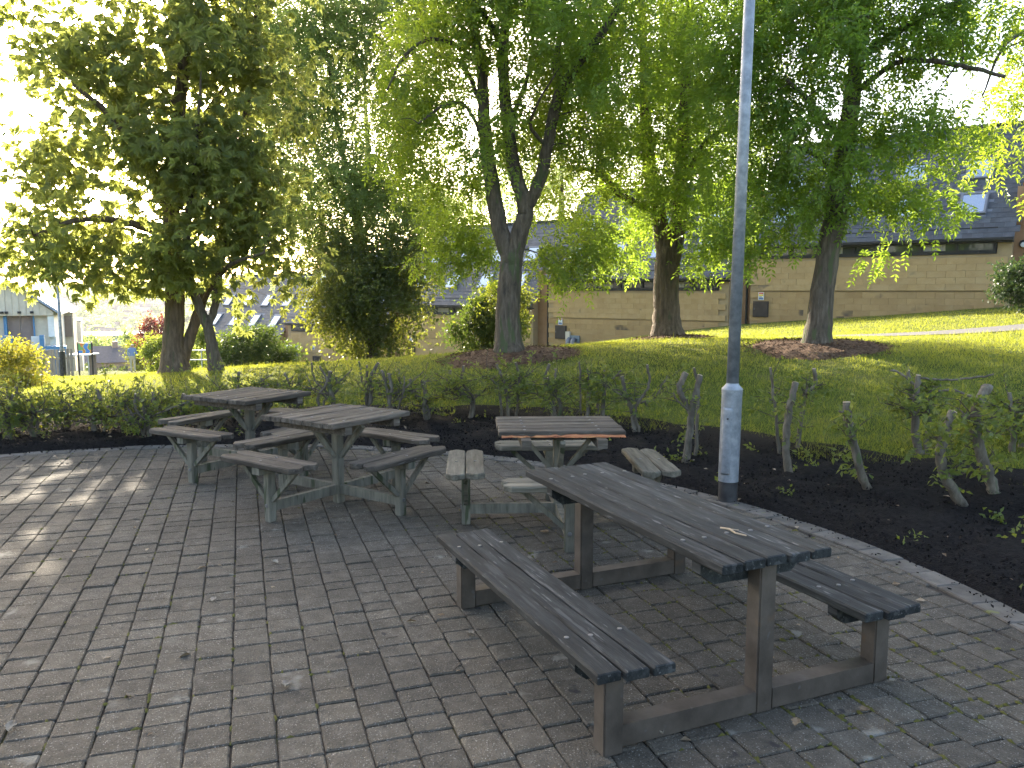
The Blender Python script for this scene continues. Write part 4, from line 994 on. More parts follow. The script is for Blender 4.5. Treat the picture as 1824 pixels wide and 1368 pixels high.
# ------------------------------------------------------------------ the trees
tree('ash_tree', 'three-limbed ash tree forking low, in the middle of the lawn', 14.5,
     [[(907, 632, 0, .235), (905, 560, 0, .215), (908, 500, 0, .205), (912, 458, 0, .20), (914, 440, 0, .17)],
      [(912, 462, 0, .17), (893, 415, 0, .15), (880, 350, .1, .14), (868, 270, .2, .125), (862, 200, .3, .11), (858, 120, .4, .10), (845, 60, .4, .085), (838, 0, .5, .07), (825, -150, .6, .045), (815, -290, .6, .02)],
      [(912, 462, 0, .165), (930, 400, -.1, .15), (936, 372, -.1, .14), (916, 300, 0, .12), (906, 230, .1, .115), (898, 150, .1, .105), (897, 80, .2, .09), (905, 0, .2, .075), (910, -150, .3, .05), (915, -320, .3, .02)],
      [(934, 376, -.1, .115), (962, 320, -.2, .108), (975, 260, -.4, .10), (990, 190, -.6, .095), (1002, 155, -.7, .09), (1040, 100, -.9, .075), (1085, 40, -1.1, .06), (1140, -70, -1.3, .03)],
      [(1000, 158, -.7, .07), (990, 115, -.6, .06), (1002, 40, -.6, .05), (1012, -80, -.7, .03)],
      [(899, 90, .2, .06), (872, 42, -.1, .055), (846, 0, -.4, .045), (822, -90, -.6, .025)],
      [(859, 128, .4, .04), (820, 85, .1, .036), (770, 70, -.3, .032), (722, 98, -.7, .026), (690, 160, -1, .014)],
      [(862, 200, .3, .045), (820, 110, .7, .038), (770, 106, 1.1, .03), (735, 140, 1.4, .02), (700, 185, 1.6, .012)],
      [(867, 262, .2, .04), (830, 190, -.2, .032), (790, 188, -.6, .026), (745, 220, -1, .014)],
      [(906, 225, .1, .05), (935, 150, .6, .04), (950, 90, 1, .03), (945, 0, 1.2, .02)],
      [(975, 262, -.4, .035), (945, 225, -.8, .03), (960, 180, -1.2, .02), (990, 130, -1.4, .012)]],
     [(880, -60, 0, 1.6, 2.2, 1.8, 2.6), (1010, 30, -.8, 1.5, 1.9, 1.4, 2.2), (800, 60, .2, 1.1, 1.6, 1.0, 1.4), (730, 190, -.2, .8, 1.5, .9, 1.3), (960, 210, .9, .9, 1.6, 1.2, 1.6), (1050, 200, .4, .8, 1.2, 1.2, 1.3),
      (1010, 445, .6, .75, .9, .55, 11), (985, 370, 1.6, .6, .9, .6, .9), (825, 430, 1.8, .8, .9, .6, 8), (785, 465, 2.2, .7, .8, .45, 8), (800, 330, 1.0, .7, 1.1, .8, 1.0), (1080, 310, .8, .6, .9, .7, .7), (900, -260, 0, 2.0, 2.4, 1.2, 1.2), (870, 250, -1.2, .6, .6, .9, .35), (760, 300, .6, .8, 1.2, 1.0, 1.0)],
     580, 8200, 'ash', M['bark_ash'], M['leaf_ash'], size=1.3)
tree('ash_tree', 'thick straight ash tree with dense crown behind the lamp column', 18,
     [[(1190, 605, 0, .33), (1187, 555, 0, .285), (1187, 500, 0, .275), (1190, 455, 0, .27), (1192, 425, 0, .24)],
      [(1188, 470, 0, .20), (1176, 400, 0, .18), (1162, 330, .1, .16), (1152, 250, .2, .14), (1146, 100, .3, .10), (1140, -80, .4, .05)],
      [(1196, 465, 0, .20), (1207, 400, 0, .18), (1214, 300, -.2, .15), (1222, 150, -.3, .11), (1232, -80, -.4, .05)],
      [(1170, 375, .05, .09), (1135, 362, -.4, .08), (1103, 345, -.7, .07), (1062, 306, -1.0, .055), (1010, 300, -1.2, .03)],
      [(1212, 330, -.2, .07), (1260, 250, -.6, .055), (1320, 220, -1, .03)]],
     [(1190, 100, 0, 2.0, 2.2, 1.8, 3), (1120, 230, -.6, 1.1, 1.6, 1.3, 2), (1250, 260, -.8, 1.1, 1.6, 1.3, 2), (1180, 330, -1.2, 1.0, 1.1, .8, 2.2), (1090, 410, -1.0, .85, .8, .6, 9), (1150, 400, 1.2, .9, .8, .6, 1.0),
      (1270, 435, -.6, .8, .8, .5, 9), (1300, 370, -.2, 1.0, 1, .7, 4), (1200, -120, 0, 2.4, 2.6, 1.8, 2.2), (1040, 90, .6, 1.2, 1.5, 1.5, 1.2), (1120, 470, 1.0, .5, .6, .3, .5)],
     580, 8300, 'ash', M['bark_brown'], M['leaf_ash2'], size=1.4)
tree('ash_tree', 'leaning rough-barked ash tree nearest the right side of the lawn', 13.5,
     [[(1453, 618, 0, .205), (1463, 540, 0, .19), (1477, 440, 0, .178), (1491, 370, 0, .17), (1504, 280, .05, .155), (1514, 200, .1, .14), (1527, 100, .1, .115), (1540, 0, .2, .095), (1548, -130, .2, .06), (1555, -290, .2, .02)],
      [(1526, 110, .1, .07), (1580, 68, -.3, .062), (1640, 32, -.7, .055), (1700, 8, -1.0, .045), (1770, -25, -1.4, .03)],
      [(1518, 170, .1, .05), (1590, 115, -.5, .042), (1650, 108, -1, .036), (1720, 120, -1.5, .034), (1790, 136, -2, .024)],
      [(1508, 260, .05, .05), (1460, 200, -.4, .04), (1400, 140, -.9, .025)],
      [(1500, 320, .05, .045), (1440, 270, .5, .036), (1370, 260, 1.0, .02)],
      [(1535, 40, .1, .06), (1480, -20, .3, .045), (1420, -80, .4, .025)]],
     [(1500, 20, 0, 1.8, 2.0, 1.4, 2.8), (1400, 130, -.4, 1.2, 1.5, 1.2, 2.0), (1600, 230, -.3, .95, 1.2, .85, 1.9), (1500, 270, -1.0, 1.0, .8, .85, 1.5), (1600, 345, -.2, .85, .8, .45, 8), (1370, 300, .4, 1.0, 1.3, .8, 1.6), (1420, 365, .5, .95, 1.0, .5, 7),
      (1310, 430, .4, .65, .6, .32, 9), (1400, 420, .9, .6, .5, .35, 5), (1640, 60, -.8, 1.0, 1.2, .6, 1.0), (1560, -150, 0, 2.2, 2.4, 1.4, 1.6), (1560, 440, 1.2, .6, .5, .3, .6), (1345, 488, .2, .14, .14, .10, .16), (1760, 40, -1.4, .7, .8, .5, .5), (1320, 60, 0, 1.1, 1.2, 1.3, 1.2)],
     620, 7800, 'ash', M['bark_ash'], M['leaf_ash2'], size=1.3)
tree('ash_tree', 'ash tree at the right edge, only its hanging sprays in view', 14,
     [[(2030, 600, 0, .2), (2020, 400, 0, .18), (2005, 200, 0, .15), (1990, 50, 0, .11), (1980, -150, 0, .05)],
      [(2005, 220, 0, .07), (1930, 120, -.4, .055), (1850, 60, -.8, .04), (1790, 80, -1.1, .026), (1750, 170, -1.3, .012)],
      [(1998, 120, 0, .06), (1900, 10, .2, .05), (1800, -30, .4, .035), (1720, 20, .5, .018)]],
     [(1800, 270, -.6, .32, .4, .42, 1.2), (1770, 90, -.8, .5, .8, .45, .9), (1860, 140, -.4, .7, .9, .8, 1.4), (1740, 230, -.9, .16, .2, .35, .25), (1950, 40, 0, 1.4, 1.6, 1.6, 2.5), (1780, 10, .2, .7, .9, .4, .8), (1960, 250, 0, 1.0, 1.3, 1, 1.2)],
     200, 2200, 'ash', M['bark_ash'], M['leaf_ash'], size=1.3)
tree('horse_chestnut_tree', 'large horse chestnut with two brown stems left of the lawn', 16,
     [[(312, 662, 0, .25), (309, 610, 0, .20), (312, 540, 0, .185), (308, 440, 0, .17), (305, 330, 0, .15), (318, 200, .1, .13), (333, 60, .1, .10), (340, -120, .1, .06), (345, -260, 0, .02)],
      [(321, 655, .05, .13), (334, 615, .1, .115), (352, 560, .2, .105), (378, 480, .4, .095), (405, 380, .7, .10), (430, 260, .9, .08), (450, 100, 1.0, .05), (460, -60, 1.0, .02)],
      [(308, 380, 0, .10), (260, 290, -.6, .085), (200, 210, -1.1, .065), (130, 150, -1.5, .03)],
      [(312, 430, 0, .09), (240, 400, -.6, .07), (150, 390, -1.2, .05), (60, 420, -1.7, .025)],
      [(310, 300, 0, .09), (370, 200, .8, .07), (430, 120, 1.4, .04)],
      [(318, 200, 0, .07), (250, 100, .6, .055), (180, 30, 1.2, .03)],
      [(350, 560, .2, .05), (400, 480, -.6, .045), (470, 450, -1.2, .025)]],
     [(310, 40, 0, 2.2, 2.2, 2.0, 3.2), (175, 125, -.4, 1.4, 2.0, 1.1, 2.3), (300, 270, -.6, 2.1, 1.8, 1.4, 3.0), (100, 290, -.2, 1.2, 1.6, .75, 1.6), (120, 420, -.4, 1.5, 1.7, .72, 6), (40, 455, .2, .9, 1.3, .45, 6), (190, 490, -.8, 1.2, 1.3, .6, 7), (300, 440, -1.0, 1.4, 1.1, .8, 2.0),
      (420, 330, .2, 1.2, 1.6, 1.3, 2.0), (470, 440, -.2, 1.1, 1.3, .7, 1.8), (520, 500, 0, .6, .8, .35, .8), (420, 520, .5, .9, .9, .4, 1.0), (440, 120, .4, 1.5, 1.8, 1.5, 2.0), (70, 540, .4, .45, .6, .18, .35), (330, -170, 0, 2.4, 2.4, 1.6, 2.0), (230, 560, .2, .6, .7, .25, .5), (400, 560, 1.2, .8, .6, .28, .5)],
     840, 8300, 'palm', M['bark_brown'], M['leaf_chestnut'], size=1.22, spread=.24, group='trees on the lawn')
tree('cherry_tree', 'slender dark tree forking low beside the horse chestnut', 15.6,
     [[(386, 664, 0, .125), (378, 620, 0, .105), (371, 585, 0, .098), (367, 570, 0, .09)],
      [(368, 578, 0, .095), (354, 545, 0, .088), (340, 500, -.1, .08), (333, 440, -.2, .07), (340, 340, -.4, .055), (352, 220, -.6, .035), (360, 120, -.6, .015)],
      [(369, 580, 0, .08), (380, 555, .1, .074), (387, 515, .15, .068), (396, 450, .3, .058), (415, 350, .5, .042), (440, 250, .7, .02)]],
     [(370, 330, 0, 1.0, 1.0, 1.0, 1.5), (440, 400, .4, .9, .9, .7, 1), (350, 480, -.4, .7, .6, .35, .7)], 90, 2200, 'palm', M['bark_ash'], M['leaf_chestnut'], size=.8, spread=.24)
tree('background_tree', 'tall pale leaved tree rising behind the dark maple', 27,
     [[(640, 655, 0, .26), (642, 560, 0, .23), (640, 440, 0, .19), (636, 370, 0, .13)], [(637, 400, 0, .12), (655, 280, .6, .09), (650, 140, .9, .05), (665, 0, 1.0, .02)], [(637, 390, 0, .11), (612, 280, -.5, .08), (590, 150, -.8, .05), (575, 20, -.9, .02)],
      [(640, 430, 0, .10), (700, 320, 0, .08), (770, 200, .2, .04)], [(638, 400, 0, .10), (570, 280, 0, .08), (510, 150, .2, .04)], [(640, 470, 0, .08), (600, 420, -.5, .06), (540, 380, -.8, .03)]],
     [(620, 20, 0, 3.0, 2.6, 2.2, 2), (530, 180, -.6, 2.4, 2, 1.8, 2.4), (710, 190, -.4, 2.2, 2, 1.9, 2), (620, 330, -1, 2.8, 2.2, 1.5, 2.4), (520, 360, 0, 2.0, 1.5, 1.2, 1.6), (740, 370, 0, 1.5, 1.4, 1.1, 1.4), (620, -130, 0, 3.0, 3, 1.6, 1), (470, 60, .6, 1.8, 2, 2, 1.2), (750, 40, .8, 1.2, 1.4, 1.4, .5), (600, 440, -.4, 2.0, 1.4, .7, 1.0)],
     700, 17000, 'ash', M['bark_brown'], M['leaf_back'], size=1.7, spread=.46, group='trees near the terrace')
tree('dark_maple_tree', 'low spreading dark purple green maple in front of the terrace', 24,
     [[(665, 648, 0, .15), (664, 610, 0, .13), (668, 570, 0, .11), (672, 520, 0, .07)], [(664, 625, 0, .08), (640, 580, -.2, .07), (610, 530, -.4, .035)], [(665, 615, 0, .08), (700, 570, .2, .06), (730, 530, .3, .03)]],
     [(665, 500, 0, 1.5, 1.4, 1.1, 3), (600, 530, -.2, 1.0, 1.1, .7, 1.6), (725, 530, .2, .8, 1.0, .7, 1.4), (560, 560, 0, .7, .8, .35, .8), (660, 580, -.3, 1.2, 1.0, .6, 2), (600, 440, .3, 1, 1, .8, 1.2), (720, 440, .4, .9, 1, .8, 1.2), (660, 615, 0, 1.2, .9, .35, 1)],
     230, 5200, 'simple', M['bark_brown'], M['leaf_maple'], size=1.7, spread=.26, group='trees near the terrace')
# far wood closing the view behind the houses
for k, (px, py, Y, r_) in enumerate([(1000, 330, 52, 4.2), (1250, 250, 48, 4.0), (840, 400, 60, 4.0)]):
    c = at(px, py, Y); b = on(px, 600, Y)
    t = tree('background_tree', ['tree rising behind the ridge left of the thick ash', 'tree rising behind the ridge beside the lamp column', 'tree rising behind the third house roof'][k], Y,
         [[(px, 620, 0, .3), (px, py + 60, 0, .2), (px, py - 60, 0, .06)]], [(px, py, 0, r_, r_, r_ * .8, 2), (px + 60, py - 60, 0, r_ * .8, r_, r_ * .7, 1), (px - 70, py - 30, 0, r_ * .8, r_, r_ * .6, 1)],
         120, 1700, 'ash', M['bark_brown'], M['leaf_back'], size=2.6, spread=.6, group='trees behind the terrace')

# ------------------------------------------------------------------ shrubs
c = at(845, 590, 27); shrub('russet_shrub', 'rounded shrub with russet and yellow leaf tips behind the three-limbed ash', (c[0] + .95, c[1] - .3, c[2] + .5), (1.05, .9, 1.1), 1500, M['leaf_russet'], 1.6, group='shrubs by the terrace')
c = at(840, 590, 27); shrub('laurel_bush', 'dark green laurel bush left of the three-limbed ash trunk', (c[0], c[1], c[2] - .1), (.75, .8, 1.15), 1300, M['leaf_shrub'], 1.7, group='shrubs by the terrace')
c = at(455, 625, 27); shrub('laurel_bush', 'wide pale tipped laurel bush in front of the lowest terrace house', (c[0], c[1], c[2] - .1), (1.3, 1.1, .95), 2300, M['leaf_shrub'], 1.5, group='shrubs by the terrace')
c = at(1815, 500, 22); shrub('evergreen_bush', 'dark evergreen bush at the right edge below the wall lamp', (c[0] + .5, c[1], c[2] - .1), (1.0, 1.0, .75), 1700, M['leaf_conifer'], 1.5, group='shrubs by the terrace')
c = at(20, 660, 21); shrub('golden_hedge', 'golden yellow leafy hedge glowing at the left edge', (c[0] - .3, c[1], c[2] - .1), (1.2, .9, .75), 2300, M['leaf_gold'], 1.25, cat='hedge')
c = at(278, 642, 36); shrub('lime_shrub', 'bright lime green shrub left of the horse chestnut trunk', (c[0], c[1], c[2]), (.60, .7, .85), 900, M['leaf_lime'], 1.7)
c = at(355, 625, 34); shrub('lime_shrub', 'yellow green shrub behind the steel railing', (c[0], c[1], c[2]), (.8, .8, .9), 900, M['leaf_lime'], 1.6)
c = at(285, 585, 62); shrub('purple_tree', 'round purple leaved tree left of the horse chestnut trunk', (c[0], c[1], c[2] - .8), (1.3, 1.2, 1.7), 800, M['leaf_purple'], 3.0, cat='tree')
c = at(265, 600, 66); shrub('golden_tree', 'pale olive tree in front of the purple tree', (c[0], c[1], c[2] - 1.2), (1.6, 1.5, 2.0), 900, M['leaf_russet'], 3.0, cat='tree')
c = at(150, 600, 120); shrub('valley_tree', 'olive tree beside the long green building', (c[0], c[1], c[2] - 1.5), (2.8, 2.6, 2.0), 700, M['leaf_back'], 5, cat='tree')
c = at(215, 604, 130); shrub('valley_tree', 'tall tree in front of the middle of the long green building', (c[0], c[1], c[2] - 2.0), (3.0, 2.6, 3.4), 700, M['leaf_back'], 5, cat='tree')
c = at(180, 660, 60); shrub('valley_shrub', 'low olive shrub in front of the brick house', (c[0], c[1], c[2] - .6), (2.4, 1.4, .9), 600, M['leaf_shrub'], 2.6)
# wooded far hillside
fw = Acc(); n = 1500
Yh = 420 * (1700 / 420) ** rng.random(n); pxs = rng.uniform(-60, 640, n)
for k in range(n):
    x = (pxs[k] - 912) / FOC * Yh[k]; z = float(np.interp(Yh[k], VY, VZ)); r_ = rng.uniform(3, 7)
    u = rvec(22); u[:, 2] = np.abs(u[:, 2]); Pp = np.array([x, Yh[k], z + .5]) + u * np.array([r_, r_, r_ * 1.1])
    leaf_quads(fw, Pp, rvec(22), u, np.full(22, r_ * .9), np.full(22, r_ * .8), np.full(22, rng.random()))
tag(fw.build('wood', M['leaf_back'], attr=True), 'hazy wooded hillside across the valley', 'wood', None, 'stuff')

# ------------------------------------------------------------------ cut-back hedge in the bed
def hedge_plant(label, stems, twigs, leaves, spread=.32, yellow=False, low=.12, size=.85):
    """stems: [[(x,y,z),...], r0, r1] in world metres relative to first stem's foot"""
    f = np.array(stems[0][0][0], float); root = np.array([f[0], f[1], bed_z(f[0], f[1]) - .03])
    t = empty('hedge_shrub', root); tag(t, label, 'hedge shrub', 'cut-back hedge shrubs')
    SK = []
    for pts, r0, r1 in stems:
        P = np.array(pts, float) - np.array([f[0], f[1], 0]); P[:, 2] -= (root[2] if False else 0)
        Ps, Rs = smooth_line(P, np.linspace(r0, r1, len(P)), len(P) * 5)
        Ps[1:-1] += rng.normal(0, .0035, (len(Ps) - 2, 3)); Rs = Rs * (1 + rng.normal(0, .05, len(Rs)))
        A_ = Acc(); A_.tube(Ps, Rs, 10, rough=.05); s_ = A_.build('stem', M['bark_hedge'], t, smooth=True)
        if r1 > .011:
            d = Ps[-1] - Ps[-3]; d /= np.linalg.norm(d)
            A_ = Acc(); A_.tube([Ps[-1] - d * .004, Ps[-1] + d * .003, Ps[-1] + d * .0035], [r1 * .96, r1 * .92, .001], 10); A_.build('cut_end', M['cut'], s_)
        SK.append(Ps)
    S = np.vstack(SK); S = S[(S[:, 2] > low) & (S[:, 2] < .80 * S[:, 2].max())]
    tw = Acc(); LP = []; LD = []
    for k in range(twigs):
        b = S[int(rng.integers(len(S)))]; d = rvec(1)[0]; d[2] = abs(d[2]) * .7 - .15; d /= np.linalg.norm(d); L_ = rng.uniform(.4, 1.0) * spread
        m_ = b + d * L_ * .5 + rng.normal(0, .03, 3); e = b + d * L_ + np.array([0, 0, rng.uniform(-.04, .06)])
        tw.tube([b, m_, e], [.0055, .004, .002], 5, cap=False)
        for u in (.4, .6, .8, 1.0): LP.append((1 - u) * b + u * e + (m_ - (b + e) / 2) * (1 - (2 * u - 1) ** 2)); LD.append(d)
    if twigs: tag(tw.build('twigs', M['twig'], t), kind='stuff')
    if leaves:
        LP = np.array(LP); LD = np.array(LD); i = rng.integers(0, len(LP), leaves)
        P = LP[i] + rng.normal(0, .018, (leaves, 3)); ok = P[:, 2] > .02; P = P[ok]; i = i[ok]
        lf = Acc(); spray_simple(lf, P, unit(LD[i] + rng.normal(0, .6, (len(i), 3))), size, 3); lf.build('foliage', M['leaf_hedge'], t, attr=True)
    return t

def st(px, py, Y, pts, r0, r1):
    """stem through photo points, foot at (px,py); pts: (px,py,dY)"""
    b = at(px, py, Y); bz = bed_z(b[0], b[1]); out = [(b[0], b[1], -.05 if b[2] - bz < .13 else b[2] - bz + .03)]
    for q in pts:
        p = at(q[0], q[1], Y + q[2]); out.append((p[0], p[1], p[2] - bz + .03))
    return [out, r0, r1]
HP = [
 ('stout forked stump with pale cut ends beside the lamp column', 8.0, [st(1222, 822, 8.0, [(1228, 770, 0), (1232, 735, 0), (1236, 715, 0), (1247, 668, .05)], .042, .027), st(1232, 740, 8, [(1215, 705, .05), (1210, 690, .05), (1222, 664, .05)], .026, .03), st(1240, 800, 8.2, [(1242, 730, .1), (1244, 690, .1), (1236, 655, .1)], .02, .014), st(1231, 735, 8, [(1205, 712, 0), (1200, 700, 0)], .012, .008)], 12, 70, .35),
 ('bare pale stump with one round cut top right of the lamp column', 7.3, [st(1408, 846, 7.3, [(1400, 800, 0), (1403, 750, 0), (1408, 715, 0), (1417, 682, .05)], .036, .030)], 4, 18, .25),
 ('twisted dark stem behind the bare pale stump', 8.2, [st(1390, 800, 8.2, [(1382, 740, 0), (1376, 690, 0), (1372, 655, 0)], .018, .012), st(1420, 780, 8.3, [(1432, 710, 0), (1436, 695, 0), (1452, 680, .1), (1450, 652, .1)], .024, .02)], 34, 330, .5),
 ('leaning pale stump with knobbly cut top, third from the lamp column', 6.7, [st(1553, 897, 6.7, [(1535, 845, 0), (1523, 800, 0), (1512, 755, 0), (1508, 716, 0)], .036, .032), st(1516, 770, 6.7, [(1505, 740, -.05), (1495, 735, -.05)], .014, .01)], 14, 90, .35),
 ('many-stemmed shrub with crossing branches behind the curved stumps', 7.7, [st(1642, 812, 7.7, [(1630, 770, 0), (1632, 700, 0), (1636, 668, 0)], .04, .024), st(1648, 800, 7.75, [(1655, 740, .1), (1650, 710, .1), (1660, 690, .1), (1675, 684, .1)], .028, .014), st(1640, 780, 7.8, [(1622, 700, .1), (1618, 658, .1)], .02, .015), st(1634, 690, 7.7, [(1600, 665, .1), (1586, 662, .1)], .012, .009), st(1640, 675, 7.7, [(1690, 678, 0), (1750, 672, -.1), (1770, 668, -.1)], .011, .008), st(1640, 740, 7.7, [(1610, 728, -.1), (1598, 724, -.1)], .013, .009)], 46, 420, .5),
 ('curved pale stump bending left, with flat cut top', 6.15, [st(1722, 928, 6.15, [(1705, 885, 0), (1680, 840, 0), (1676, 800, 0), (1688, 765, 0), (1697, 734, .05)], .042, .034)], 16, 130, .38),
 ('tallest curved stump near the right edge with a side branch', 6.35, [st(1772, 912, 6.35, [(1765, 860, 0), (1745, 800, 0), (1735, 755, 0), (1745, 715, 0), (1758, 690, .05)], .045, .04), st(1738, 752, 6.35, [(1720, 748, 0), (1708, 750, 0)], .016, .01), st(1745, 715, 6.4, [(1700, 700, .1), (1672, 700, .1)], .012, .009)], 26, 260, .5),
 ('leafy shrub at the right edge behind the curved stumps', 7.4, [st(1800, 830, 7.4, [(1805, 760, 0), (1798, 700, .1)], .03, .018), st(1812, 830, 7.5, [(1830, 750, .1), (1840, 690, .1)], .026, .016)], 60, 620, .55),
 ('three upright cut stems with broken tops right of centre', 9.9, [st(1072, 768, 9.9, [(1074, 720, 0), (1078, 680, 0), (1078, 652, 0)], .028, .024), st(1045, 768, 9.8, [(1048, 720, 0), (1050, 690, 0), (1048, 660, 0)], .026, .02), st(1060, 768, 10, [(1066, 700, .1), (1064, 672, .1), (1085, 670, .1)], .022, .016), st(1076, 690, 9.9, [(1095, 672, 0), (1106, 660, 0)], .014, .01), st(1034, 740, 9.8, [(1034, 680, 0), (1032, 648, 0)], .014, .011)], 44, 400, .55),
 ('multi-stemmed shrub with russet drooping leaves below the three-limbed ash', 10.2, [st(905, 752, 10.2, [(905, 720, 0), (900, 690, 0), (892, 665, 0), (885, 650, .1)], .03, .016), st(920, 755, 10.2, [(922, 710, 0), (924, 670, 0), (918, 645, 0)], .02, .016), st(895, 750, 10.2, [(890, 700, -.1), (880, 680, -.1), (862, 672, -.1)], .02, .01), st(905, 690, 10.2, [(930, 675, 0), (950, 660, 0)], .012, .008)], 50, 400, .6),
]
for label, Y, stems, tw_, lv, sp in HP: hedge_plant(label, stems, int(tw_ * 1.25), int(lv * .62), sp * .68)
ROW = [(762, 748, 10.4, 'shrub with crossed forking stems behind the middle table'), (655, 735, 10.6, 'shrub with twin thick cut trunks right of the farthest table'), (700, 742, 10.2, 'bushy shrub between the middle table and the hedge trunks'),
       (1140, 765, 9.5, 'small leafy shrub left of the forked stump'), (985, 762, 10.0, 'thin leafy shrub above the broken table'), (838, 752, 10.5, 'twiggy shrub just left of the broken table'),
       (525, 740, 10.9, 'shrub with one upright post-like stem above the farthest table'), (478, 745, 11, 'shrub with a knotted dark trunk above the farthest table'), (585, 745, 10.8, 'tall thin-twigged leafy shrub right of the farthest table'), (425, 755, 10.6, 'leafy shrub behind the farthest table with gnarled top'),
       (372, 775, 10.2, 'leafy shrub left of the farthest table'), (320, 790, 9.8, 'low leafy shrub with many thin shoots near the farthest table'), (268, 802, 9.4, 'shrub with a smooth curved trunk near the patio edge'), (232, 780, 10.2, 'shrub with a tall straight stem below the standing person'),
       (175, 800, 9.6, 'wide leafy shrub in the left part of the hedge'), (125, 790, 10.0, 'leafy shrub with slanting stems below the left lamp post'), (72, 806, 9.4, 'shrub with a thick cut trunk near the left edge'), (20, 806, 9.3, 'stout cut trunk with sparse leaves at the left edge'), (-30, 800, 9.6, 'leafy shrub cut off by the left edge')]
for k, (px, py, Y, lab) in enumerate(ROW):
    b = at(px, py, Y); x0, y0 = b[0], b[1]; bz = bed_z(x0, y0); stems = []
    hh = (at(px, 655 if px > 380 else 690, Y)[2] - bz) * rng.uniform(.78, 1.12)
    for q in range(int(rng.integers(2, 5))):
        lean = rng.normal(0, .12); ly = rng.normal(0, .08); ht = hh * rng.uniform(.78, 1.08) if q else hh
        bx = rng.normal(0, .05) if q else 0; mid = rng.normal(0, .05)
        r0 = rng.uniform(.02, .036) if q < 2 else rng.uniform(.010, .018)
        stems.append([[(x0 + bx, y0, -.05), (x0 + bx + lean * .3 + mid, y0 + ly * .3, ht * .35), (x0 + bx + lean * .7 - mid * .6, y0 + ly * .7, ht * .7), (x0 + bx + lean, y0 + ly, ht)], r0, r0 * .72])
    for q in range(3):
        sg = rng.choice([-1, 1]); z0 = hh * rng.uniform(.3, .6); stems.append([[(x0, y0, z0), (x0 + sg * .18, y0 + rng.normal(0, .05), z0 + rng.uniform(.0, .15)), (x0 + sg * rng.uniform(.3, .45), y0 + rng.normal(0, .08), z0 + rng.uniform(.1, .35))], .012, .007])
    hedge_plant(lab, stems, 58 if px < 420 else 40, 205 if px < 420 else 120, .44)

# ------------------------------------------------------------------ ground cover
def rings():
    return [(on(907, 632, 14.5), 1.25), (on(1190, 605, 18), 1.0), (on(1453, 618, 13.5), 1.15)]
for (c, r_), lab in zip(rings(), ('bark mulch ring round the three-limbed ash', 'bark mulch ring round the thick straight ash', 'bark mulch ring round the leaning ash')):
    A_ = Acc(); n = 40; V = [(0, 0, H(c[0:1], c[1:2])[0] + .10 - c[2])]
    rr_ = [.4, .75, 1.0]; T3 = []
    for ri, f in enumerate(rr_):
        for k in range(n):
            t = k * 2 * math.pi / n; R_ = r_ * f * (1 + .12 * math.sin(3 * t + ri) + rng.normal(0, .03)); x, y = c[0] + R_ * math.cos(t), c[1] + R_ * math.sin(t)
            V.append((x - c[0], y - c[1], Hs(x, y) - c[2] + (.09, .06, -.02)[ri] + rng.normal(0, .008)))
    T3 = [(0, 1 + k, 1 + (k + 1) % n) for k in range(n)]; Q = [(1 + ri * n + k, 1 + ri * n + n + k, 1 + ri * n + n + (k + 1) % n, 1 + ri * n + (k + 1) % n) for ri in range(2) for k in range(n)]
    A_.add(V, Q, T3)
    m_ = 1500; t = rng.random(m_) * 6.283; R_ = r_ * np.sqrt(rng.random(m_)) * 1.1; x = c[0] + R_ * np.cos(t); y = c[1] + R_ * np.sin(t)
    P = np.column_stack([x - c[0], y - c[1], H(x, y) - c[2] + np.interp(R_ / r_, [0, .7, 1.1], [.10, .075, .012]) + rng.random(m_) * .02])
    leaf_quads(A_, P, unit(rng.normal(0, 1, (m_, 3)) * np.array([1, 1, .3])), unit(np.array([0, 0, 1]) + rng.normal(0, .4, (m_, 3))), rng.uniform(.03, .08, m_), rng.uniform(.015, .03, m_), np.zeros(m_))
    tag(A_.build('bark_mulch', M['bark_mulch'], loc=c), lab, 'mulch', None, 'stuff')
# crumbs of compost
n = 28000; t = rng.uniform(-.45, 3.5, n); R_ = np.where(rng.random(n) < .06, 5.84 - np.abs(rng.normal(0, .10, n)), rng.uniform(5.84, 7.7, n)); x = PC[0] + R_ * np.cos(t); y = PC[1] + R_ * np.sin(t)
f = (R_ - 5.8) / 2.35; P = np.column_stack([x, y, np.where(R_ < 5.84, .008, H(x, y) + .05 * np.sin(np.pi * np.clip(f, 0, 1)) ** .6) + rng.random(n) * np.where(R_ < 5.84, .002, .018)])
A_ = Acc(); sz = rng.uniform(.006, .022, n)
leaf_quads(A_, P, rvec(n), rvec(n), sz * 1.6, sz, np.zeros(n)); tag(A_.build('compost_crumbs', M['soil_chip']), 'dark crumbly compost over the planting bed', 'compost', None, 'stuff')
# seedlings sprouting in the bed
A_ = Acc(); n = 95; t = rng.uniform(-.2, 3.1, n); R_ = rng.uniform(6.0, 7.6, n); cx = PC[0] + R_ * np.cos(t); cy_ = PC[1] + R_ * np.sin(t); cz = H(cx, cy_) + .045
for k in range(n):
    m_ = int(rng.integers(3, 12)); c = np.array([cx[k], cy_[k], cz[k]]) + rng.normal(0, .035, (m_, 3)) * np.array([1, 1, .5]); c[:, 2] = np.maximum(c[:, 2], cz[k])
    spray_simple(A_, c, unit(rng.normal(0, 1, (m_, 3)) + np.array([0, 0, .6])), rng.uniform(.4, .8), 3)
tag(A_.build('weeds', M['leaf_hedge'], attr=True), 'small green seedlings sprouting from the dark compost', 'weeds', None, 'stuff')
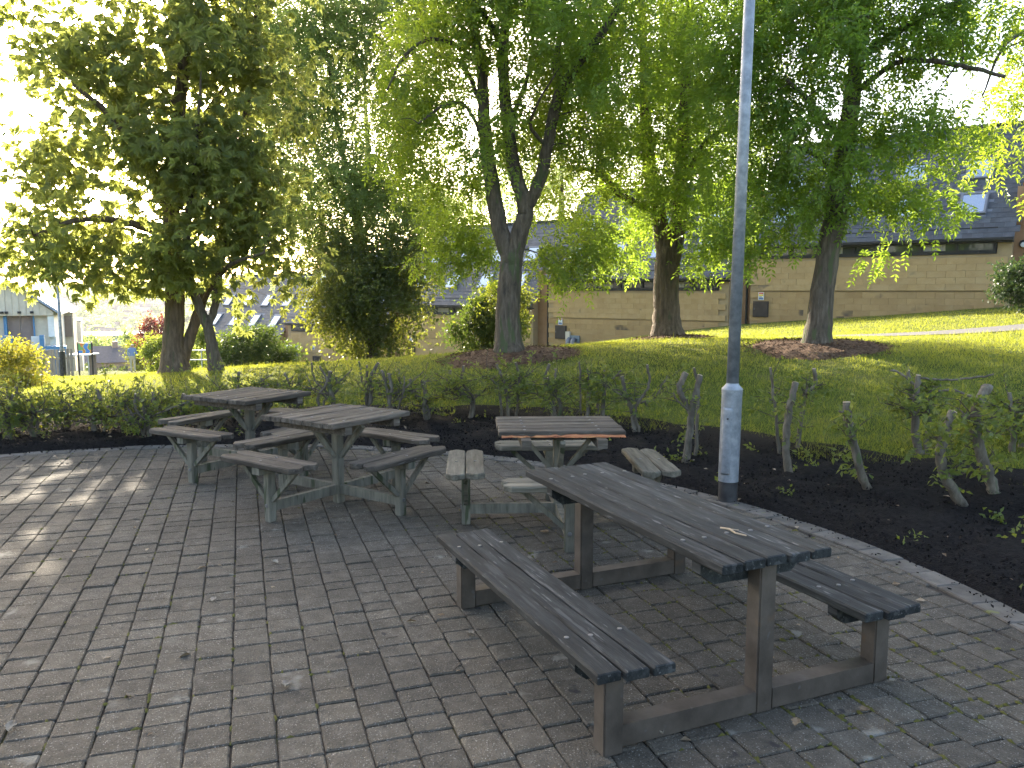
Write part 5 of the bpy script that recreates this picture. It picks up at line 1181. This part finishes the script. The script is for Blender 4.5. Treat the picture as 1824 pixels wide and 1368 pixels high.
# grass
n = 380000
Yg = 6.0 * (30 / 6.0) ** (rng.random(n) ** .95); u = rng.uniform(-.84, .88, n); x = u * Yg; y = Yg
r_ = np.hypot(x - PC[0], y - PC[1]); edge = 7.72 + .2 * np.sin(np.arctan2(y - PC[1], x - PC[0]) * 17) + rng.normal(0, .12, n)
ok = r_ > edge
for c, q in rings(): ok &= np.hypot(x - c[0], y - c[1]) > q * (.98 + rng.normal(0, .06, n))
pd = np.full(n, 9.0)
for k in range(0, len(PATHP), 2): pd = np.minimum(pd, np.hypot(x - PATHP[k, 0], y - PATHP[k, 1]))
ok &= pd > .70
fd = (x - P0[0]) * -.602 + (y - P0[1]) * -.799; ok &= fd > .05
x, y = x[ok], y[ok]; n = len(x); z = H(x, y)
sc_ = (.55 + .45 * np.clip(y / 10, .8, 2.6)); h = rng.uniform(.028, .062, n) * (1 + .25 * np.sin(x * 1.7) * np.cos(y * 1.3)); h = h * np.where(rng.random(n) < .08, rng.uniform(1.4, 2.2, n), 1.0) * (1 + .3 * np.sin(x * 6.1 + 2 * np.sin(y * 3.7)) * np.sin(y * 5.3)); w = .0042 * sc_
az = rng.random(n) * 6.283; dx, dy = np.cos(az), np.sin(az); ln = rng.normal(0, .5, (n, 2)) * h[:, None]
b = np.column_stack([x, y, z - .006]); W_ = np.column_stack([dx * w, dy * w, np.zeros(n)])
V = np.stack([b - W_, b + W_, b + np.column_stack([ln, h])], 1)
A_ = Acc(); A_.add(V.reshape(-1, 3), None, np.arange(n * 3).reshape(-1, 3), np.repeat(np.clip(rng.normal(.45, .2, n), 0, 1), 3))
tag(A_.build('grass', M['grass'], attr=True), 'short lawn grass on the slope', 'grass', None, 'stuff')
# dry leaves, bits and twigs
n = 520; t = rng.uniform(-.5, 3.4, n); R_ = np.where(rng.random(n) < .55, rng.uniform(5.3, 7.3, n), 5.6 * np.sqrt(rng.random(n))); x = PC[0] + R_ * np.cos(t); y = PC[1] + R_ * np.sin(t)
z = np.where(R_ < 5.82, .006, np.where(R_ < 5.9, .02, H(x, y) + .06)); A_ = Acc(); s = np.abs(rng.normal(.016, .011, n)) + .006
leaf_quads(A_, np.column_stack([x, y, z]), unit(np.column_stack([rng.normal(size=(n, 2)), rng.normal(0, .12, n)])), unit(np.column_stack([rng.normal(0, .3, (n, 2)), np.ones(n)])), s * 1.7, s, np.zeros(n))
tag(A_.build('leaf_litter', M['leaf_litter']), 'small dry leaves and chips scattered on patio and bed', 'litter', None, 'stuff')
A_ = Acc()
for k in range(110):
    R_ = 5.7 * math.sqrt(rng.random()); t = rng.uniform(-.5, 3.4); c = np.array([PC[0] + R_ * math.cos(t), PC[1] + R_ * math.sin(t), .005]); d = rng.normal(0, 1, 2); d /= np.hypot(*d); L_ = rng.uniform(.02, .09)
    A_.tube([c, c + np.array([*(d * L_ * .5 + rng.normal(0, .008, 2)), .004]), c + np.array([*(d * L_), 0])], [.002, .0025, .0015], 5)
tag(A_.build('twig_litter', M['twig']), 'small dark twigs scattered over the paving', 'twigs', None, 'stuff')
def curled_leaf(px, py, z, s, label, m_):
    th_ = math.atan((684 - HOR) / FOC); v = (684 - py) / FOC; dz = -math.sin(th_) + v * math.cos(th_); dy = math.cos(th_) + v * math.sin(th_); Y = (CAMH - z) / -dz * dy
    p = at(px, py, Y); A_ = Acc(); n = 9; V = []
    for i in range(n):
        u = i / (n - 1); w = s * .34 * math.sin(math.pi * (.06 + .9 * u)) * (1 + .35 * math.sin(i * 2.3))
        for j in (-1, -.4, .4, 1): V.append((s * (u - .5), w * j, .004 + s * .22 * abs(j) ** 1.5 * (.6 + .5 * math.sin(3 * u)) + s * .12 * u * u + abs(rng.normal(0, s * .02))))
    A_.add(V, [(i * 4 + j, i * 4 + 4 + j, i * 4 + 5 + j, i * 4 + j + 1) for i in range(n - 1) for j in range(3)])
    o = A_.build('fallen_leaf', m_, None, smooth=True, loc=(p[0], p[1], z), rot=(0, 0, rng.uniform(0, 6))); tag(o, label, 'leaf', 'fallen leaves')
    md = o.modifiers.new('t', 'SOLIDIFY'); md.thickness = .0008
M['pale_leaf'] = mat('bleached_leaf', [(.18, .145, .10), (.34, .29, .22)], scale=30, rough=.9, bump=.2, rnd=.2); M['brown_leaf'] = mat('brown_leaf', [(.16, .10, .055), (.30, .21, .12)], scale=30, rough=.9, bump=.2, rnd=.2)
for px, py, s, lab, k in [(1170, 1305, .085, 'bleached curled leaf beside the near base beam of the long table', 'pale_leaf'), (1418, 1290, .05, 'small brown leaf just in front of the near base beam', 'brown_leaf'), (838, 1130, .055, 'pale leaf by the foot of the far bench post', 'pale_leaf'),
                          (512, 1222, .07, 'thin pale curled leaf on the paving left of the bench', 'pale_leaf'), (490, 1003, .05, 'pale leaf on the paving in front of the middle table', 'pale_leaf'), (20, 1298, .06, 'whitish leaf at the bottom left of the paving', 'pale_leaf'),
                          (1540, 1268, .05, 'brown leaf in front of the right bench post', 'brown_leaf'), (1590, 1215, .04, 'white leaf fragment right of the right bench', 'pale_leaf'), (970, 950, .07, 'brown leaf under the front seat of the broken table', 'brown_leaf'), (380, 1070, .045, 'small pale stone-like leaf on the open paving', 'pale_leaf')]:
    curled_leaf(px, py, .006, s, lab, M[k])
A_ = Acc(); c0 = at(1283, 951, 3.53)
A_.tube([(0, 0, 0), (.05, .012, .006), (.10, .004, .003), (.15, .02, .004)], [.004, .005, .004, .003], 7); A_.tube([(.05, .012, .006), (.075, .04, .005)], [.003, .002], 6)
tw_ = A_.build('twig', M['cut'], None, loc=(c0[0], c0[1], TZ + .009), rot=(0, 0, UA)); tag(tw_, 'small pale broken twig lying on the long table', 'twig')

# ------------------------------------------------------------------ haze over the valley
A_ = Acc(); A_.box(-2700, 2700, -320, 3100, -60, 34)
hz = A_.build('haze', []); m_ = bpy.data.materials.new('haze_air'); m_.use_nodes = True; nt = m_.node_tree
for n_ in list(nt.nodes):
    if n_.type == 'BSDF_PRINCIPLED': nt.nodes.remove(n_)
pv = nt.nodes.new('ShaderNodeVolumePrincipled'); pv.inputs['Density'].default_value = .00016; pv.inputs['Color'].default_value = (.97, .97, .97, 1); pv.inputs['Anisotropy'].default_value = .1
nt.links.new(pv.outputs[0], nt.nodes['Material Output'].inputs['Volume']); hz.data.materials.append(m_)
tag(hz, 'pale haze over the valley', 'haze', None, 'stuff')
